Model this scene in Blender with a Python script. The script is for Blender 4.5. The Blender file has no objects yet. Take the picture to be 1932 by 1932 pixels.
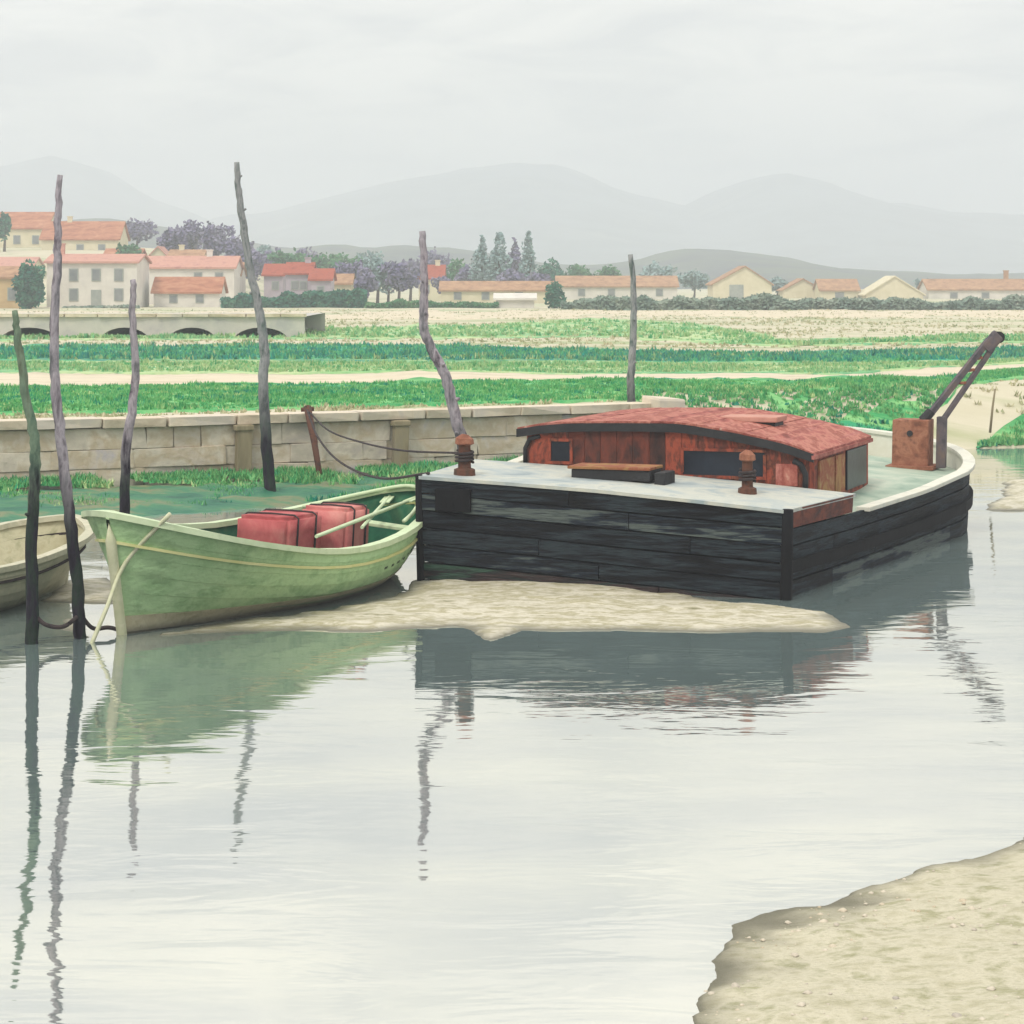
import bpy, bmesh, math, random
import numpy as np
from mathutils import Vector, Matrix, noise as mnoise

random.seed(11); np.random.seed(11)
S = bpy.context.scene
COL = S.collection
RAD = math.radians

# ------------------------------------------------------------------ camera
F, HZ, CH = 2100.0, 280.0, 4.5          # focal length in px of a 1024 frame, horizon row, camera height
cam_d = bpy.data.cameras.new('camera'); cam = bpy.data.objects.new('camera', cam_d); COL.objects.link(cam)
cam.location = (0, 0, CH); cam.rotation_euler = (RAD(90), 0, 0)
cam_d.sensor_width = 36; cam_d.lens = 36 * F / 1024; cam_d.shift_y = -(512 - HZ) / 1024
cam_d.clip_start = 0.1; cam_d.clip_end = 20000
S.camera = cam

# ------------------------------------------------------------------ world, sun, exposure
w = bpy.data.worlds.new('World'); S.world = w; w.use_nodes = True
nt = w.node_tree; nt.nodes.clear()
def N(tree, t, **kw):
    n = tree.nodes.new(t)
    for k, v in kw.items():
        if k.startswith('i_'): n.inputs[k[2:].replace('_', ' ')].default_value = v
        else: setattr(n, k, v)
    return n
out = N(nt, 'ShaderNodeOutputWorld'); mixs = N(nt, 'ShaderNodeMixShader')
sky = N(nt, 'ShaderNodeTexSky', sky_type='NISHITA', sun_disc=False)
sky.air_density = 1.2; sky.dust_density = 2.5
bg1 = N(nt, 'ShaderNodeBackground'); bg1.inputs[1].default_value = 0.10
bg2 = N(nt, 'ShaderNodeBackground'); bg2.inputs[1].default_value = 1.08
tc = N(nt, 'ShaderNodeTexCoord'); sep = N(nt, 'ShaderNodeSeparateXYZ')
nt.links.new(tc.outputs['Generated'], sep.inputs[0])
mx = N(nt, 'ShaderNodeMath', operation='MAXIMUM'); mx.inputs[1].default_value = 0.0
nt.links.new(sep.outputs[2], mx.inputs[0])
ad = N(nt, 'ShaderNodeMath', operation='ADD'); ad.inputs[1].default_value = 0.16
nt.links.new(mx.outputs[0], ad.inputs[0])
dv = N(nt, 'ShaderNodeVectorMath', operation='DIVIDE'); cb = N(nt, 'ShaderNodeCombineXYZ')
for k in range(3): nt.links.new(ad.outputs[0], cb.inputs[k])
nt.links.new(tc.outputs['Generated'], dv.inputs[0]); nt.links.new(cb.outputs[0], dv.inputs[1])
no = N(nt, 'ShaderNodeTexNoise'); no.inputs['Scale'].default_value = 2.6; no.inputs['Detail'].default_value = 6
no.inputs['Roughness'].default_value = 0.55; no.inputs['Distortion'].default_value = 0.6
nt.links.new(dv.outputs[0], no.inputs['Vector'])
rp = N(nt, 'ShaderNodeValToRGB')
rp.color_ramp.elements[0].position = 0.38; rp.color_ramp.elements[0].color = (0.615, 0.62, 0.625, 1)
rp.color_ramp.elements[1].position = 0.60; rp.color_ramp.elements[1].color = (0.90, 0.88, 0.825, 1)
e = rp.color_ramp.elements.new(0.48); e.color = (0.76, 0.755, 0.725, 1)
nt.links.new(no.outputs['Fac'], rp.inputs[0])
gm = N(nt, 'ShaderNodeMath', operation='MULTIPLY_ADD'); gm.inputs[1].default_value = 0.55; gm.inputs[2].default_value = 0.97
nt.links.new(mx.outputs[0], gm.inputs[0])      # an overcast sky brightens evenly towards the zenith
vm = N(nt, 'ShaderNodeVectorMath', operation='SCALE')
nt.links.new(rp.outputs[0], vm.inputs[0]); nt.links.new(gm.outputs[0], vm.inputs['Scale'])
nt.links.new(vm.outputs[0], bg2.inputs[0]); nt.links.new(sky.outputs[0], bg1.inputs[0])
mixs.inputs[0].default_value = 0.93
nt.links.new(bg1.outputs[0], mixs.inputs[1]); nt.links.new(bg2.outputs[0], mixs.inputs[2]); nt.links.new(mixs.outputs[0], out.inputs[0])

sd = bpy.data.lights.new('sun', 'SUN'); sd.energy = 1.5; sd.angle = RAD(11); sd.color = (1.0, 0.95, 0.86)
sun = bpy.data.objects.new('sun', sd); COL.objects.link(sun)
to_sun = Vector((-0.34, -0.52, 0.78)).normalized()      # high, from the left and behind the viewer
sky.sun_elevation = math.asin(to_sun.z); sky.sun_rotation = math.atan2(to_sun.x, to_sun.y)
sun.rotation_euler = to_sun.to_track_quat('Z', 'Y').to_euler()

vs = S.view_settings
vs.view_transform = 'Standard'; vs.look = 'None'; vs.exposure = 0.20; vs.gamma = 1.0; vs.use_curve_mapping = False
cy = S.cycles
cy.use_denoising = True; cy.max_bounces = 5; cy.diffuse_bounces = 2; cy.glossy_bounces = 3; cy.transmission_bounces = 2
cy.volume_bounces = 1; cy.transparent_max_bounces = 4; cy.caustics_reflective = False; cy.caustics_refractive = False

# ------------------------------------------------------------------ helpers
def lin(r, g, b):
    f = lambda c: ((c / 255) / 12.92 if c / 255 <= 0.04045 else (((c / 255) + 0.055) / 1.055) ** 2.4)
    return (f(r), f(g), f(b), 1)

K = 1024 / 1932
def on_z(x, y, z=0.0):
    """The place at height z that the photograph shows at column x, row y (rows and columns of a 1932 px view)."""
    d = (CH - z) * F / (y * K - HZ)
    return Vector(((x * K - 512) * d / F, d, z))
def at_d(x, y, d):
    return Vector(((x * K - 512) * d / F, d, CH - (y * K - HZ) * d / F))

def ramp_mat(name, cols, scale=3.0, stretch=(1, 1, 1), rough=0.85, bump=0.25, bscale=None, detail=6, rnd=0.0, spec=0.3,
             lo=0.3, hi=0.7, distort=0.4, coat=0.0, bdist=0.03, local=False, tint=0.0, wet=None):
    m = bpy.data.materials.new(name); m.use_nodes = True
    t = m.node_tree; b = t.nodes['Principled BSDF']
    if local:
        g = N(t, 'ShaderNodeTexCoord'); src = g.outputs['Object']
    else:
        g = N(t, 'ShaderNodeNewGeometry'); src = g.outputs['Position']
    mp = N(t, 'ShaderNodeMapping'); mp.inputs['Scale'].default_value = stretch
    t.links.new(src, mp.inputs[0])
    n = N(t, 'ShaderNodeTexNoise'); n.inputs['Scale'].default_value = scale; n.inputs['Detail'].default_value = detail
    n.inputs['Roughness'].default_value = 0.62; n.inputs['Distortion'].default_value = distort
    r = N(t, 'ShaderNodeValToRGB')
    k = len(cols)
    r.color_ramp.elements[0].position = lo; r.color_ramp.elements[0].color = cols[0]
    r.color_ramp.elements[1].position = hi; r.color_ramp.elements[1].color = cols[-1]
    for i in range(1, k - 1):
        e = r.color_ramp.elements.new(lo + (hi - lo) * i / (k - 1)); e.color = cols[i]
    t.links.new(mp.outputs[0], n.inputs['Vector'])
    col_out = r.outputs[0]
    if rnd:
        oi = N(t, 'ShaderNodeObjectInfo')
        mr = N(t, 'ShaderNodeMapRange'); mr.inputs[3].default_value = -rnd; mr.inputs[4].default_value = rnd
        a = N(t, 'ShaderNodeMath', operation='ADD')
        t.links.new(oi.outputs['Random'], mr.inputs[0]); t.links.new(mr.outputs[0], a.inputs[0])
        t.links.new(n.outputs['Fac'], a.inputs[1]); t.links.new(a.outputs[0], r.inputs[0])
    elif tint:
        at = N(t, 'ShaderNodeAttribute', attribute_name='tint')
        a = N(t, 'ShaderNodeMath', operation='MULTIPLY_ADD'); a.inputs[1].default_value = tint
        t.links.new(at.outputs['Fac'], a.inputs[0]); t.links.new(n.outputs['Fac'], a.inputs[2]); t.links.new(a.outputs[0], r.inputs[0])
    else:
        t.links.new(n.outputs['Fac'], r.inputs[0])
    if wet:                                   # a soaked margin just above the water line
        g2 = N(t, 'ShaderNodeNewGeometry'); sx = N(t, 'ShaderNodeSeparateXYZ'); t.links.new(g2.outputs['Position'], sx.inputs[0])
        mr = N(t, 'ShaderNodeMapRange'); mr.inputs[1].default_value = 0.0; mr.inputs[2].default_value = wet; mr.interpolation_type = 'SMOOTHSTEP'
        mxw = N(t, 'ShaderNodeMix', data_type='RGBA'); mxw.inputs[6].default_value = (0.17, 0.16, 0.115, 1)
        t.links.new(sx.outputs[2], mr.inputs[0]); t.links.new(mr.outputs[0], mxw.inputs[0]); t.links.new(col_out, mxw.inputs[7]); col_out = mxw.outputs[2]
    t.links.new(col_out, b.inputs['Base Color'])
    b.inputs['Roughness'].default_value = rough
    b.inputs['Specular IOR Level'].default_value = spec
    if coat: b.inputs['Coat Weight'].default_value = coat
    if bump:
        n2 = N(t, 'ShaderNodeTexNoise'); n2.inputs['Scale'].default_value = bscale or scale * 4; n2.inputs['Detail'].default_value = 5
        t.links.new(mp.outputs[0], n2.inputs['Vector'])
        bp = N(t, 'ShaderNodeBump'); bp.inputs['Strength'].default_value = bump; bp.inputs['Distance'].default_value = bdist
        t.links.new(n2.outputs['Fac'], bp.inputs['Height']); t.links.new(bp.outputs[0], b.inputs['Normal'])
    return m

class MB:
    """Collects the faces of one mesh in world coordinates."""
    def __init__(s): s.v = []; s.f = []
    def add(s, vs, fs):
        o = len(s.v); s.v += [tuple(p) for p in vs]; s.f += [tuple(i + o for i in f) for f in fs]; return s
    def box(s, c, size, ax=None, ay=None, az=None):
        ax = Vector(ax or (1, 0, 0)); ay = Vector(ay or (0, 1, 0)); az = Vector(az or (0, 0, 1)); c = Vector(c)
        x, y, z = (q / 2 for q in size)
        P = [c + ax * (sx * x) + ay * (sy * y) + az * (sz * z) for sx in (-1, 1) for sy in (-1, 1) for sz in (-1, 1)]
        return s.add(P, [(0, 1, 3, 2), (4, 6, 7, 5), (0, 4, 5, 1), (2, 3, 7, 6), (0, 2, 6, 4), (1, 5, 7, 3)])
    def tube(s, pts, radii, sides=8, cap=True):
        pts = [Vector(p) for p in pts]; n = len(pts); rings = []
        ref = Vector((0.13, 0.97, 0.2))
        for i, p in enumerate(pts):
            t = (pts[min(i + 1, n - 1)] - pts[max(i - 1, 0)]).normalized()
            if abs(t.dot(ref)) > 0.95: ref = Vector((0.9, 0.1, 0.3))
            a = t.cross(ref).normalized(); b = t.cross(a)
            r = radii[i] if hasattr(radii, '__len__') else radii
            rings.append([p + (a * math.cos(q) + b * math.sin(q)) * r for q in (2 * math.pi * k / sides for k in range(sides))])
        fs = []
        for i in range(n - 1):
            for k in range(sides):
                fs.append((i * sides + k, i * sides + (k + 1) % sides, (i + 1) * sides + (k + 1) % sides, (i + 1) * sides + k))
        if cap:
            fs.append(tuple(range(sides))[::-1]); fs.append(tuple((n - 1) * sides + k for k in range(sides)))
        return s.add([p for r in rings for p in r], fs)
    def strip(s, top, bot, nrm, th, closed=False):
        """A plank: outer face between the top and the bottom line, th thick along -nrm."""
        n = len(top); V = []
        for i in range(n):
            nn = Vector(nrm[i])
            V += [Vector(top[i]), Vector(bot[i]), Vector(bot[i]) - nn * th, Vector(top[i]) - nn * th]
        fs = []
        for i in range(n if closed else n - 1):
            j = (i + 1) % n
            for k in range(4):
                fs.append((i * 4 + k, i * 4 + (k + 1) % 4, j * 4 + (k + 1) % 4, j * 4 + k))
        if not closed:
            fs.append((3, 2, 1, 0)); fs.append(tuple((n - 1) * 4 + k for k in range(4)))
        return s.add(V, fs)
    def grid(s, rows):
        m = len(rows[0]); V = [p for r in rows for p in r]; fs = []
        for i in range(len(rows) - 1):
            for k in range(m - 1):
                fs.append((i * m + k, i * m + k + 1, (i + 1) * m + k + 1, (i + 1) * m + k))
        return s.add(V, fs)
    def build(s, name, mat, parent=None, smooth=False, bevel=0.0, kind=None, fix=True, tint=None):
        root = parent
        while root is not None and root.parent is not None: root = root.parent
        if root is not None: o0 = Vector(root.location)
        elif s.v and kind != 'structure':
            a = np.array(s.v); o0 = Vector(((a[:, 0].min() + a[:, 0].max()) / 2, (a[:, 1].min() + a[:, 1].max()) / 2, a[:, 2].min()))
        else: o0 = Vector((0, 0, 0))
        me = bpy.data.meshes.new(name)
        me.from_pydata([(p[0] - o0.x, p[1] - o0.y, p[2] - o0.z) for p in s.v], [], s.f)
        if fix or bevel:
            b = bmesh.new(); b.from_mesh(me)
            bmesh.ops.recalc_face_normals(b, faces=b.faces)
            if bevel:
                bmesh.ops.bevel(b, geom=[q for q in b.edges if len(q.link_faces) == 2 and q.calc_face_angle(0) > 0.6], offset=bevel, segments=2, affect='EDGES', profile=0.6)
            b.to_mesh(me); b.free()
        if smooth:
            me.polygons.foreach_set('use_smooth', [True] * len(me.polygons))
        if tint is not None:
            at = me.attributes.new('tint', 'FLOAT', 'POINT'); at.data.foreach_set('value', tint)
        me.materials.append(mat)
        ob = bpy.data.objects.new(name, me); COL.objects.link(ob)
        if parent is not None: ob.parent = parent
        else: ob.location = o0
        if kind: ob['kind'] = kind
        return ob

def tag(o, label=None, cat=None, group=None, kind=None):
    if label: o['label'] = label
    if cat: o['category'] = cat
    if group: o['group'] = group
    if kind: o['kind'] = kind
    return o
def thing(name, loc, label, cat, group=None):
    o = bpy.data.objects.new(name, None); COL.objects.link(o); o.location = loc; o.empty_display_size = 0.3
    return tag(o, label, cat, group)
def nz(x, y, z=0.0, s=1.0): return mnoise.noise(Vector((x * s, y * s, z * s)))
def fbm(x, y, s, oct=4):
    a, v = 1.0, 0.0
    for k in range(oct): v += a * nz(x, y, 7.3 * k, s); s *= 2.03; a *= 0.5
    return v
def lerp(x, pts):
    return float(np.interp(x, [p[0] for p in pts], [p[1] for p in pts]))
def smooth01(t): t = min(1.0, max(0.0, t)); return t * t * (3 - 2 * t)
def wob(pts, n=6, jit=0.0, seed=0):
    """Resamples a polyline smoothly (Catmull-Rom)."""
    P = [Vector(p) for p in pts]; P = [P[0] * 2 - P[1]] + P + [P[-1] * 2 - P[-2]]; R = []
    for i in range(1, len(P) - 2):
        for k in range(n):
            t = k / n; a, b, c, d = P[i - 1], P[i], P[i + 1], P[i + 2]
            R.append(0.5 * ((2 * b) + (c - a) * t + (2 * a - 5 * b + 4 * c - d) * t * t + (3 * b - a - 3 * c + d) * t ** 3))
    R.append(P[-2]); rr = random.Random(seed)
    if jit: R = [p + Vector((rr.uniform(-jit, jit), rr.uniform(-jit, jit), 0)) for p in R]
    return R

# ------------------------------------------------------------------ materials
M = {}
def water_mat():
    m = bpy.data.materials.new('silty_water'); m.use_nodes = True; t = m.node_tree; b = t.nodes['Principled BSDF']
    g = N(t, 'ShaderNodeNewGeometry')
    n0 = N(t, 'ShaderNodeTexNoise'); n0.inputs['Scale'].default_value = 0.35; n0.inputs['Detail'].default_value = 5
    mp0 = N(t, 'ShaderNodeMapping'); mp0.inputs['Scale'].default_value = (0.6, 1.4, 1)
    t.links.new(g.outputs['Position'], mp0.inputs[0]); t.links.new(mp0.outputs[0], n0.inputs['Vector'])
    r = N(t, 'ShaderNodeValToRGB'); r.color_ramp.elements[0].position = 0.35; r.color_ramp.elements[1].position = 0.65
    r.color_ramp.elements[0].color = (0.84, 0.81, 0.78, 1); r.color_ramp.elements[1].color = (0.985, 0.935, 0.845, 1)
    t.links.new(n0.outputs['Fac'], r.inputs[0])
    t.nodes.remove(b); om = [n for n in t.nodes if n.type == 'OUTPUT_MATERIAL'][0]
    gl = N(t, 'ShaderNodeBsdfGlossy'); gl.inputs['Roughness'].default_value = 0.03; t.links.new(r.outputs[0], gl.inputs['Color'])
    df = N(t, 'ShaderNodeBsdfDiffuse'); df.inputs['Color'].default_value = (0.34, 0.46, 0.45, 1)
    ms = N(t, 'ShaderNodeMixShader'); ms.inputs[0].default_value = 0.82
    t.links.new(df.outputs[0], ms.inputs[1]); t.links.new(gl.outputs[0], ms.inputs[2]); t.links.new(ms.outputs[0], om.inputs['Surface'])
    mp = N(t, 'ShaderNodeMapping'); mp.inputs['Scale'].default_value = (0.55, 1.5, 1)
    t.links.new(g.outputs['Position'], mp.inputs[0])
    n1 = N(t, 'ShaderNodeTexNoise'); n1.inputs['Scale'].default_value = 0.9; n1.inputs['Detail'].default_value = 3; n1.inputs['Distortion'].default_value = 0.8
    n2 = N(t, 'ShaderNodeTexNoise'); n2.inputs['Scale'].default_value = 5.0; n2.inputs['Detail'].default_value = 2
    a = N(t, 'ShaderNodeMath', operation='MULTIPLY_ADD'); a.inputs[1].default_value = 0.11
    t.links.new(mp.outputs[0], n1.inputs['Vector']); t.links.new(mp.outputs[0], n2.inputs['Vector'])
    t.links.new(n2.outputs['Fac'], a.inputs[0]); t.links.new(n1.outputs['Fac'], a.inputs[2])
    bp = N(t, 'ShaderNodeBump'); bp.inputs['Strength'].default_value = 0.5; bp.inputs['Distance'].default_value = 0.02
    t.links.new(a.outputs[0], bp.inputs['Height']); t.links.new(bp.outputs[0], gl.inputs['Normal'])
    return m
M['water'] = water_mat()
M['field'] = ramp_mat('pale_field', [lin(128, 150, 104), lin(176, 176, 140), lin(204, 196, 172), lin(198, 190, 164), lin(150, 166, 116), lin(206, 198, 178)], 0.13, (0.25, 1.2, 1), bump=0.5, bscale=3, bdist=0.05)
M['path'] = ramp_mat('sandy_path', [lin(190, 176, 150), lin(216, 204, 180), lin(204, 186, 158)], 0.8, (0.4, 1.5, 1), bump=0.4, bscale=6)
G1 = [lin(40, 134, 116), lin(60, 160, 108), lin(140, 196, 126), lin(60, 154, 92), lin(122, 184, 118), lin(196, 214, 152)]
G2 = [lin(44, 138, 138), lin(62, 158, 130), lin(112, 182, 124), lin(48, 130, 126), lin(120, 170, 120), lin(178, 190, 140)]
M['grass1'] = ramp_mat('emerald_grass', G1, 0.42, (0.4, 1.1, 1), tint=.15, bump=0.6, bscale=5, bdist=0.08, spec=0.15)
M['grass2'] = ramp_mat('blue_green_crop', G2, 0.25, (0.3, 1.6, 1), tint=.15, bump=0.6, bscale=5, bdist=0.08, spec=0.15)
M['grass3'] = ramp_mat('yellow_green_grass', [lin(84, 162, 112), lin(134, 182, 122), lin(190, 204, 154), lin(104, 172, 122), lin(160, 196, 140)], 0.22, (0.3, 1.6, 1), bump=0.5, bscale=4, spec=0.15, tint=.2)
M['mud'] = ramp_mat('tidal_sand', [lin(132, 128, 96), lin(186, 178, 152), lin(212, 205, 186), lin(166, 158, 124), lin(204, 197, 176), lin(216, 209, 192)], 3.0, (0.6, 1.2, 1), rough=0.55, bump=1.0, bscale=22, spec=0.4, wet=.05, distort=0, detail=12, bdist=.02)
M['bank'] = ramp_mat('near_sand', [lin(140, 138, 108), lin(178, 172, 144), lin(202, 195, 172), lin(160, 157, 124), lin(194, 186, 160)], 5.0, (0.8, 1.1, 1), rough=0.85, bump=1.0, bscale=40, detail=14, wet=.05, lo=.2, hi=.8, distort=0, bdist=.02)
M['shore'] = ramp_mat('weedy_mud', [lin(20, 78, 60), lin(34, 104, 78), lin(60, 120, 84), lin(120, 124, 88), lin(28, 90, 72)], 0.8, (0.7, 1.2, 1), rough=0.6, bump=0.6, bscale=6, spec=0.5)
M['stone'] = ramp_mat('quay_stone', [lin(172, 164, 156), lin(192, 182, 166), lin(208, 198, 180), lin(190, 174, 148), lin(202, 190, 174), lin(182, 176, 180)], 0.8, rough=0.92, bump=0.8, bscale=7, rnd=0.07)
M['coping'] = ramp_mat('coping_stone', [lin(196, 180, 156), lin(220, 206, 184), lin(206, 196, 182)], 1.3, rough=0.9, bump=0.4, bscale=10, rnd=0.12)
M['mortar'] = ramp_mat('mortar', [lin(180, 172, 152), lin(196, 188, 166)], 3, rough=0.95)
M['timber'] = ramp_mat('weathered_timber', [lin(120, 110, 86), lin(152, 140, 112), lin(136, 130, 116)], 2.5, (1, 1, 0.2), rough=0.9, bump=0.5)
M['greystone'] = ramp_mat('grey_masonry', [lin(172, 170, 168), lin(192, 188, 180), lin(204, 198, 188)], 0.8, rough=0.9, bump=0.4)
# barge
M['tar'] = ramp_mat('tarred_plank', [lin(11, 12, 16), lin(25, 30, 37), lin(44, 54, 60), lin(16, 17, 23), lin(34, 43, 54), lin(88, 97, 94)], 1.5, (0.55, 0.55, 6), rough=0.75, bump=1.0, bscale=9, detail=11, distort=.15, rnd=0.16, spec=0.18)
M['tar_weed'] = ramp_mat('weedy_plank', [lin(16, 15, 18), lin(26, 52, 48), lin(52, 36, 36), lin(20, 26, 28), lin(48, 78, 64)], 1.3, (0.5, 0.5, 5), rough=0.55, bump=0.9, bscale=6, rnd=0.10)
M['tar_dark'] = ramp_mat('hull_black', [lin(12, 12, 14), lin(24, 24, 27)], 2, rough=0.85, spec=.15)
M['tar_red'] = ramp_mat('rusty_bulwark', [lin(60, 34, 30), lin(118, 62, 44), lin(84, 44, 36), lin(50, 40, 38)], 2.6, (1, 1, 2), rough=0.75, bump=0.4)
M['deck'] = ramp_mat('pale_deck', [lin(142, 154, 158), lin(172, 180, 178), lin(196, 196, 184), lin(150, 164, 168)], 1.2, (1, 1, 1), rough=0.7, bump=0.3, bscale=8)
M['deckgreen'] = ramp_mat('green_grey_deck', [lin(128, 152, 136), lin(166, 182, 164), lin(196, 200, 182)], 1.2, rough=0.7, bump=0.3)
M['white'] = ramp_mat('white_paint', [lin(196, 196, 182), lin(222, 220, 206), lin(212, 208, 190)], 1.6, rough=0.65, bump=0.2)
M['roofred'] = ramp_mat('faded_red_paint', [lin(118, 58, 52), lin(156, 84, 76), lin(182, 118, 106), lin(140, 70, 60), lin(176, 110, 96), lin(206, 176, 156)], 1.3, (1, 0.7, 1), rough=0.75, bump=0.35, bscale=8)
M['roofboard'] = ramp_mat('faded_red_boards', [lin(122, 62, 52), lin(162, 90, 80), lin(186, 122, 106), lin(146, 80, 66), lin(178, 108, 96), lin(212, 182, 162)], 2.4, (1.6, .7, 1), rough=0.8, bump=0.5, bscale=14, detail=10, rnd=.10, distort=0, lo=.28, hi=.78)
M['cabin'] = ramp_mat('red_brown_cabin', [lin(60, 36, 30), lin(112, 54, 40), lin(154, 72, 50), lin(84, 46, 36), lin(136, 74, 50), lin(150, 108, 72)], 3.2, (1, 1, .5), rough=0.7, bump=0.35)
M['cabin_dark'] = ramp_mat('smoke_brown_boards', [lin(40, 28, 26), lin(76, 42, 34), lin(110, 54, 40), lin(56, 34, 30)], 2.6, (1, 1, .6), rough=0.75, bump=0.4, rnd=.1)
M['ochre'] = ramp_mat('ochre_panel', [lin(128, 88, 54), lin(160, 122, 76), lin(138, 74, 52), lin(168, 136, 92)], 2.4, rough=0.75, bump=0.3)
M['trim'] = ramp_mat('black_trim', [lin(30, 30, 32), lin(48, 48, 50)], 3, rough=0.6)
M['glass'] = ramp_mat('dark_pane', [lin(20, 24, 32), lin(38, 46, 58)], 2, rough=0.3, bump=0.1, spec=0.25)
M['rust'] = ramp_mat('rusty_iron', [lin(92, 58, 44), lin(136, 86, 66), lin(164, 112, 88), lin(110, 70, 58)], 3.5, rough=0.85, bump=0.4, bscale=14)
M['iron'] = ramp_mat('grey_iron', [lin(62, 60, 66), lin(96, 88, 92), lin(116, 98, 88)], 4, rough=0.7, bump=0.3)
M['bollard'] = ramp_mat('tarred_bollard', [lin(56, 44, 38), lin(100, 62, 46), lin(72, 60, 50)], 5, rough=0.8, bump=0.3)
# boats
M['green'] = ramp_mat('pale_green_hull', [lin(120, 156, 108), lin(158, 194, 140), lin(176, 208, 156), lin(140, 178, 126), lin(192, 216, 172)], 2.6, (0.7, 0.7, 1.0), rough=0.6, bump=0.5, bscale=18, detail=13, wet=.2, distort=.2, lo=.25, hi=.75, spec=0.4)
M['gunwale'] = ramp_mat('light_green_rail', [lin(186, 206, 162), lin(208, 222, 184), lin(194, 212, 168)], 2.4, rough=0.55, bump=0.15)
M['strake'] = ramp_mat('cream_strake', [lin(196, 196, 128), lin(214, 212, 156)], 2.5, rough=0.55, bump=0.1)
M['inside'] = ramp_mat('dark_green_inside', [lin(20, 80, 60), lin(40, 110, 80), lin(96, 140, 100)], 1.8, rough=0.7, bump=0.2)
M['bootband'] = ramp_mat('pale_waterline_band', [lin(150, 148, 116), lin(192, 186, 156), lin(170, 162, 130)], 3.5, rough=0.7, bump=0.4, wet=.14, detail=10)
M['cream'] = ramp_mat('beige_hull', [lin(166, 160, 134), lin(202, 196, 172), lin(184, 182, 158), lin(210, 202, 178)], 2.2, rough=0.7, bump=0.3)
M['redbox'] = ramp_mat('red_canvas', [lin(156, 66, 70), lin(186, 96, 96), lin(204, 130, 124)], 2.2, rough=0.85, bump=0.3)
M['redpale'] = ramp_mat('faded_red_canvas', [lin(180, 92, 96), lin(204, 124, 120), lin(214, 148, 138)], 2.2, rough=0.85, bump=0.3)
M['rope'] = ramp_mat('dark_rope', [lin(46, 40, 44), lin(76, 66, 64)], 8, rough=0.95)
M['ropepale'] = ramp_mat('pale_rope', [lin(196, 200, 160), lin(216, 214, 184)], 8, rough=0.9)
M['mark'] = ramp_mat('hull_mark', [lin(52, 70, 52), lin(70, 88, 66)], 6, rough=0.7, bump=0)

def pole_mat(name, up, low, z0, z1):
    m = ramp_mat(name, low, 2.0, (2.6, 2.6, 0.8), rough=0.9, bump=1.0, bscale=5, bdist=.06, spec=.15, detail=10)
    t = m.node_tree; b = t.nodes['Principled BSDF']; rl = [n for n in t.nodes if n.type == 'VALTORGB'][0]
    r2 = N(t, 'ShaderNodeValToRGB'); r2.color_ramp.elements[0].position = 0.35; r2.color_ramp.elements[1].position = 0.65
    r2.color_ramp.elements[0].color = up[0]; r2.color_ramp.elements[1].color = up[-1]
    e = r2.color_ramp.elements.new(0.5); e.color = up[1]
    src = rl.inputs[0].links[0].from_socket; t.links.new(src, r2.inputs[0])
    g = [n for n in t.nodes if n.type == 'NEW_GEOMETRY'][0]; s = N(t, 'ShaderNodeSeparateXYZ'); t.links.new(g.outputs['Position'], s.inputs[0])
    nn = N(t, 'ShaderNodeMath', operation='MULTIPLY_ADD'); nn.inputs[1].default_value = 1.6; t.links.new(src, nn.inputs[0]); t.links.new(s.outputs[2], nn.inputs[2])
    mr = N(t, 'ShaderNodeMapRange'); mr.inputs[1].default_value = z0 + 0.8; mr.inputs[2].default_value = z1 + 0.8; mr.interpolation_type = 'SMOOTHSTEP'
    t.links.new(nn.outputs[0], mr.inputs[0])
    mxn = N(t, 'ShaderNodeMix', data_type='RGBA'); t.links.new(mr.outputs[0], mxn.inputs[0])
    t.links.new(rl.outputs[0], mxn.inputs[6]); t.links.new(r2.outputs[0], mxn.inputs[7]); t.links.new(mxn.outputs[2], b.inputs['Base Color'])
    return m
LOW = [lin(26, 24, 30), lin(46, 42, 52), lin(44, 58, 48), lin(62, 56, 66)]
UPL = [lin(84, 76, 84), lin(176, 168, 174), lin(108, 108, 112)]
M['pole'] = pole_mat('weathered_pole', UPL, LOW, 1.2, 2.4)
M['pole_green'] = pole_mat('algae_pole', [lin(84, 110, 92), lin(120, 138, 116), lin(96, 104, 84)], LOW, 1.6, 2.4)
M['pole_mixed'] = pole_mat('lichen_pole', [lin(108, 122, 116), lin(160, 160, 160), lin(84, 100, 96)], LOW, 0.9, 2.8)
M['leafdark'] = ramp_mat('dark_leaf', [lin(34, 84, 80), lin(52, 108, 88), lin(80, 128, 98)], 0.8, rough=0.9, bump=0, spec=0.1)
M['leafgreen'] = ramp_mat('green_leaf', [lin(44, 92, 66), lin(72, 120, 82), lin(108, 142, 98)], 0.6, rough=0.9, bump=0, spec=0.1)
M['leaflilac'] = ramp_mat('bare_lilac_twigs', [lin(98, 92, 126), lin(124, 118, 146), lin(142, 138, 152)], 0.5, rough=0.9, bump=0, spec=0.1)
M['leafgrey'] = ramp_mat('grey_green_leaf', [lin(112, 134, 136), lin(138, 162, 160), lin(156, 164, 170)], 0.4, rough=0.9, bump=0, spec=0.1)
M['trunk'] = ramp_mat('bark', [lin(70, 58, 52), lin(98, 84, 76)], 2, rough=0.95)
M['hedge'] = ramp_mat('hedge_leaf', [lin(98, 120, 112), lin(124, 142, 128), lin(146, 154, 138)], 0.5, rough=0.9, bump=0, spec=0.1)
def wallm(n, a, b): return ramp_mat(n, [lin(*a), lin(*b)], 0.6, rough=0.9, bump=0.2)
M['wallwhite'] = wallm('limewash', (206, 200, 192), (228, 222, 212))
M['wallcream'] = wallm('cream_render', (206, 196, 164), (224, 214, 186))
M['wallochre'] = wallm('ochre_render', (186, 156, 110), (206, 178, 134))
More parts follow.
